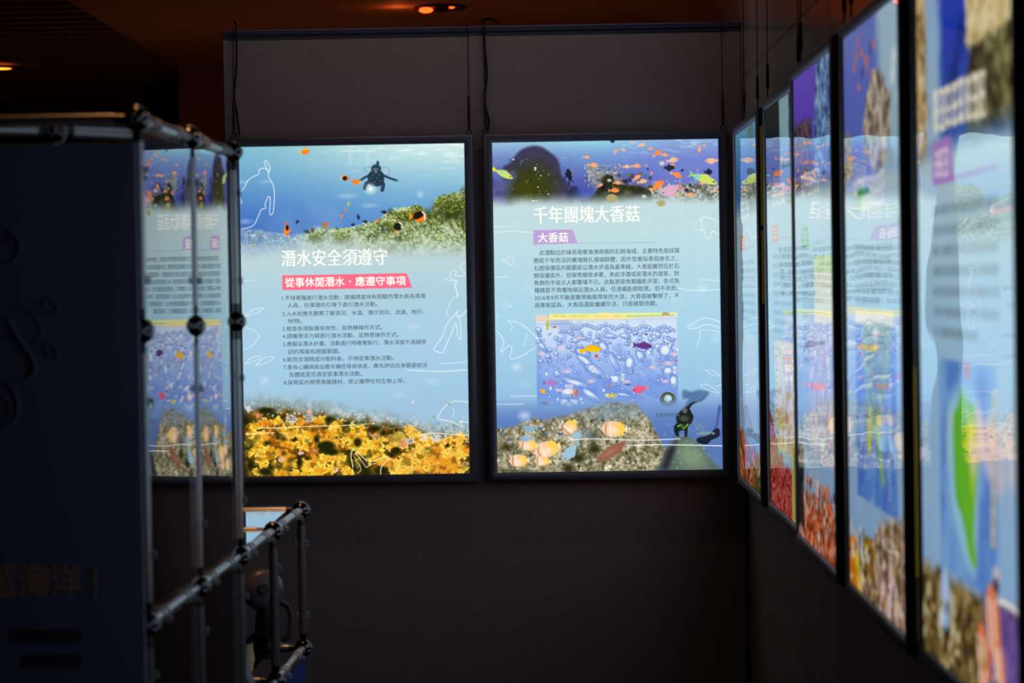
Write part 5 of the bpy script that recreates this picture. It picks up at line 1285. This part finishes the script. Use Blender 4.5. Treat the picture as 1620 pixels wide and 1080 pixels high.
# ============================================================ diving gear on the case shelf
sh = H[3] + .0135
def blob(name, parent, m, rings, seg=28, loc=(0, 0, 0), rot=(0, 0, 0), seed=1, amp=.0):
    """lathe-like body from (z, rx, ry, cx, cy) rings with slight folds"""
    r_ = random.Random(seed); ph = [r_.uniform(0, 6.28) for _ in range(4)]
    bm = bmesh.new(); R = []
    for i, (z, rx1, ry1, cx, cy) in enumerate(rings):
        R.append([bm.verts.new((cx + rx1 * (1 + amp * math.sin(3 * t + ph[0] + i) + amp * .6 * math.sin(7 * t + ph[1] + i * 2)) * math.cos(t), cy + ry1 * (1 + amp * math.sin(4 * t + ph[2] + i)) * math.sin(t), z)) for t in [2 * math.pi * k / seg for k in range(seg)]])
    for i in range(len(R) - 1):
        for k in range(seg): bm.faces.new((R[i][k], R[i][(k + 1) % seg], R[i + 1][(k + 1) % seg], R[i + 1][k]))
    bm.faces.new(R[0]); bm.faces.new(R[-1])
    return fin(name, bm, m, parent, True, loc=loc, rot=rot, angle=1.2)
# round red float
fl = tag(empty('marker_float', (-.615, 3.50, sh)), 'dark red rounded float at the near end of the case shelf', 'float')
blob('float_body', fl, M_red, [(0, .03, .03, 0, 0), (.012, .05, .045, 0, 0), (.05, .066, .058, 0, 0), (.10, .064, .055, 0, 0), (.15, .045, .04, 0, 0), (.175, .022, .02, 0, 0), (.185, .012, .012, 0, 0)], amp=.015)
blob('float_neck', fl, M_gear2, [(.18, .013, .013, 0, 0), (.20, .014, .014, 0, 0), (.205, .010, .010, 0, 0)])
# vest
ve = tag(empty('dive_vest', (-.68, 3.98, sh)), 'black buoyancy vest slumped on the case shelf between the float and regulator', 'dive vest')
blob('vest_body', ve, M_gear, [(0, .09, .13, 0, 0), (.02, .108, .15, 0, 0), (.07, .10, .14, .0, 0), (.12, .09, .12, .01, .01), (.165, .07, .09, .0, .02), (.19, .04, .05, -.01, .02)], amp=.05, seed=5)
for s_ in (-1, 1):
    bm = bmesh.new(); tube(bm, [Vector((.02, s_ * .06, .14)), Vector((.06, s_ * .075, .19)), Vector((.075, s_ * .08, .12)), Vector((.085, s_ * .09, .04)), Vector((.06, s_ * .1, .01))], [.014, .016, .017, .016, .014], 10)
    fin('shoulder_strap', bm, M_gear2, ve)
bm = bmesh.new(); box(bm, .092, .098, -.02, .02, .05, .075, .002); fin('buckle', bm, M_gear2, ve)
# regulator
rg = tag(empty('regulator', (-.556, 4.52, sh)), 'round grey diving regulator with looping hose beside the far post of the case', 'diving regulator')
bm = bmesh.new(); N_ = 40
prof = [(0, .014), (.012, .015), (.013, .010), (.026, .009), (.034, .004), (.0395, -.004), (.040, -.018), (.030, -.028), (0, -.030)]
rings = []
for r_, z_ in prof[1:-1]: rings.append([bm.verts.new((r_ * math.cos(2 * math.pi * k / N_), r_ * math.sin(2 * math.pi * k / N_), z_)) for k in range(N_)])
for i in range(len(rings) - 1):
    for k in range(N_): bm.faces.new((rings[i][k], rings[i][(k + 1) % N_], rings[i + 1][(k + 1) % N_], rings[i + 1][k]))
bm.faces.new(rings[0]); bm.faces.new(rings[-1])
cvr = fin('faceplate', bm, M_gear2, rg, loc=(0.012, 0, .135), rot=(math.radians(80), 0, math.radians(22)))
bm = bmesh.new(); tube(bm, [Vector((0, 0, 0)), Vector((0, 0, .006))], [.011, .009], 24); fin('purge_button', bm, M_gear, cvr, loc=(-.006, 0, .0145))
bm = bmesh.new(); tube(bm, [Vector(tuple(p)) for p in catmull([(.03, .0, .115), (.055, .01, .10), (.062, .0, .07), (.055, -.01, .045), (.03, -.01, .035), (0, 0, .05), (-.03, .02, .03), (-.08, .04, .012), (-.12, .0, .010)], 6)], .0055, 12); fin('hose', bm, M_gear, rg)
blob('mouthpiece', rg, M_gear, [(.0, .022, .015, .01, .02), (.02, .026, .018, .01, .02), (.05, .022, .016, .012, .015), (.09, .018, .014, .012, .012), (.10, .010, .01, .012, .01)], amp=.04)
# small white tag card
cd = tag(empty('info_card', (-.553, 4.24, sh)), 'small white folded card standing on the case shelf', 'card')
bm = bmesh.new(); v = [bm.verts.new(p) for p in ((0, 0, 0), (.022, .012, 0), (.004, .004, .055), (.012, -.016, 0), (-.012, .02, 0))]
bm.faces.new((v[0], v[1], v[2])); bm.faces.new((v[0], v[2], v[3])); bm.faces.new((v[0], v[4], v[2])); fin('card_fold', bm, M_white, cd, False)
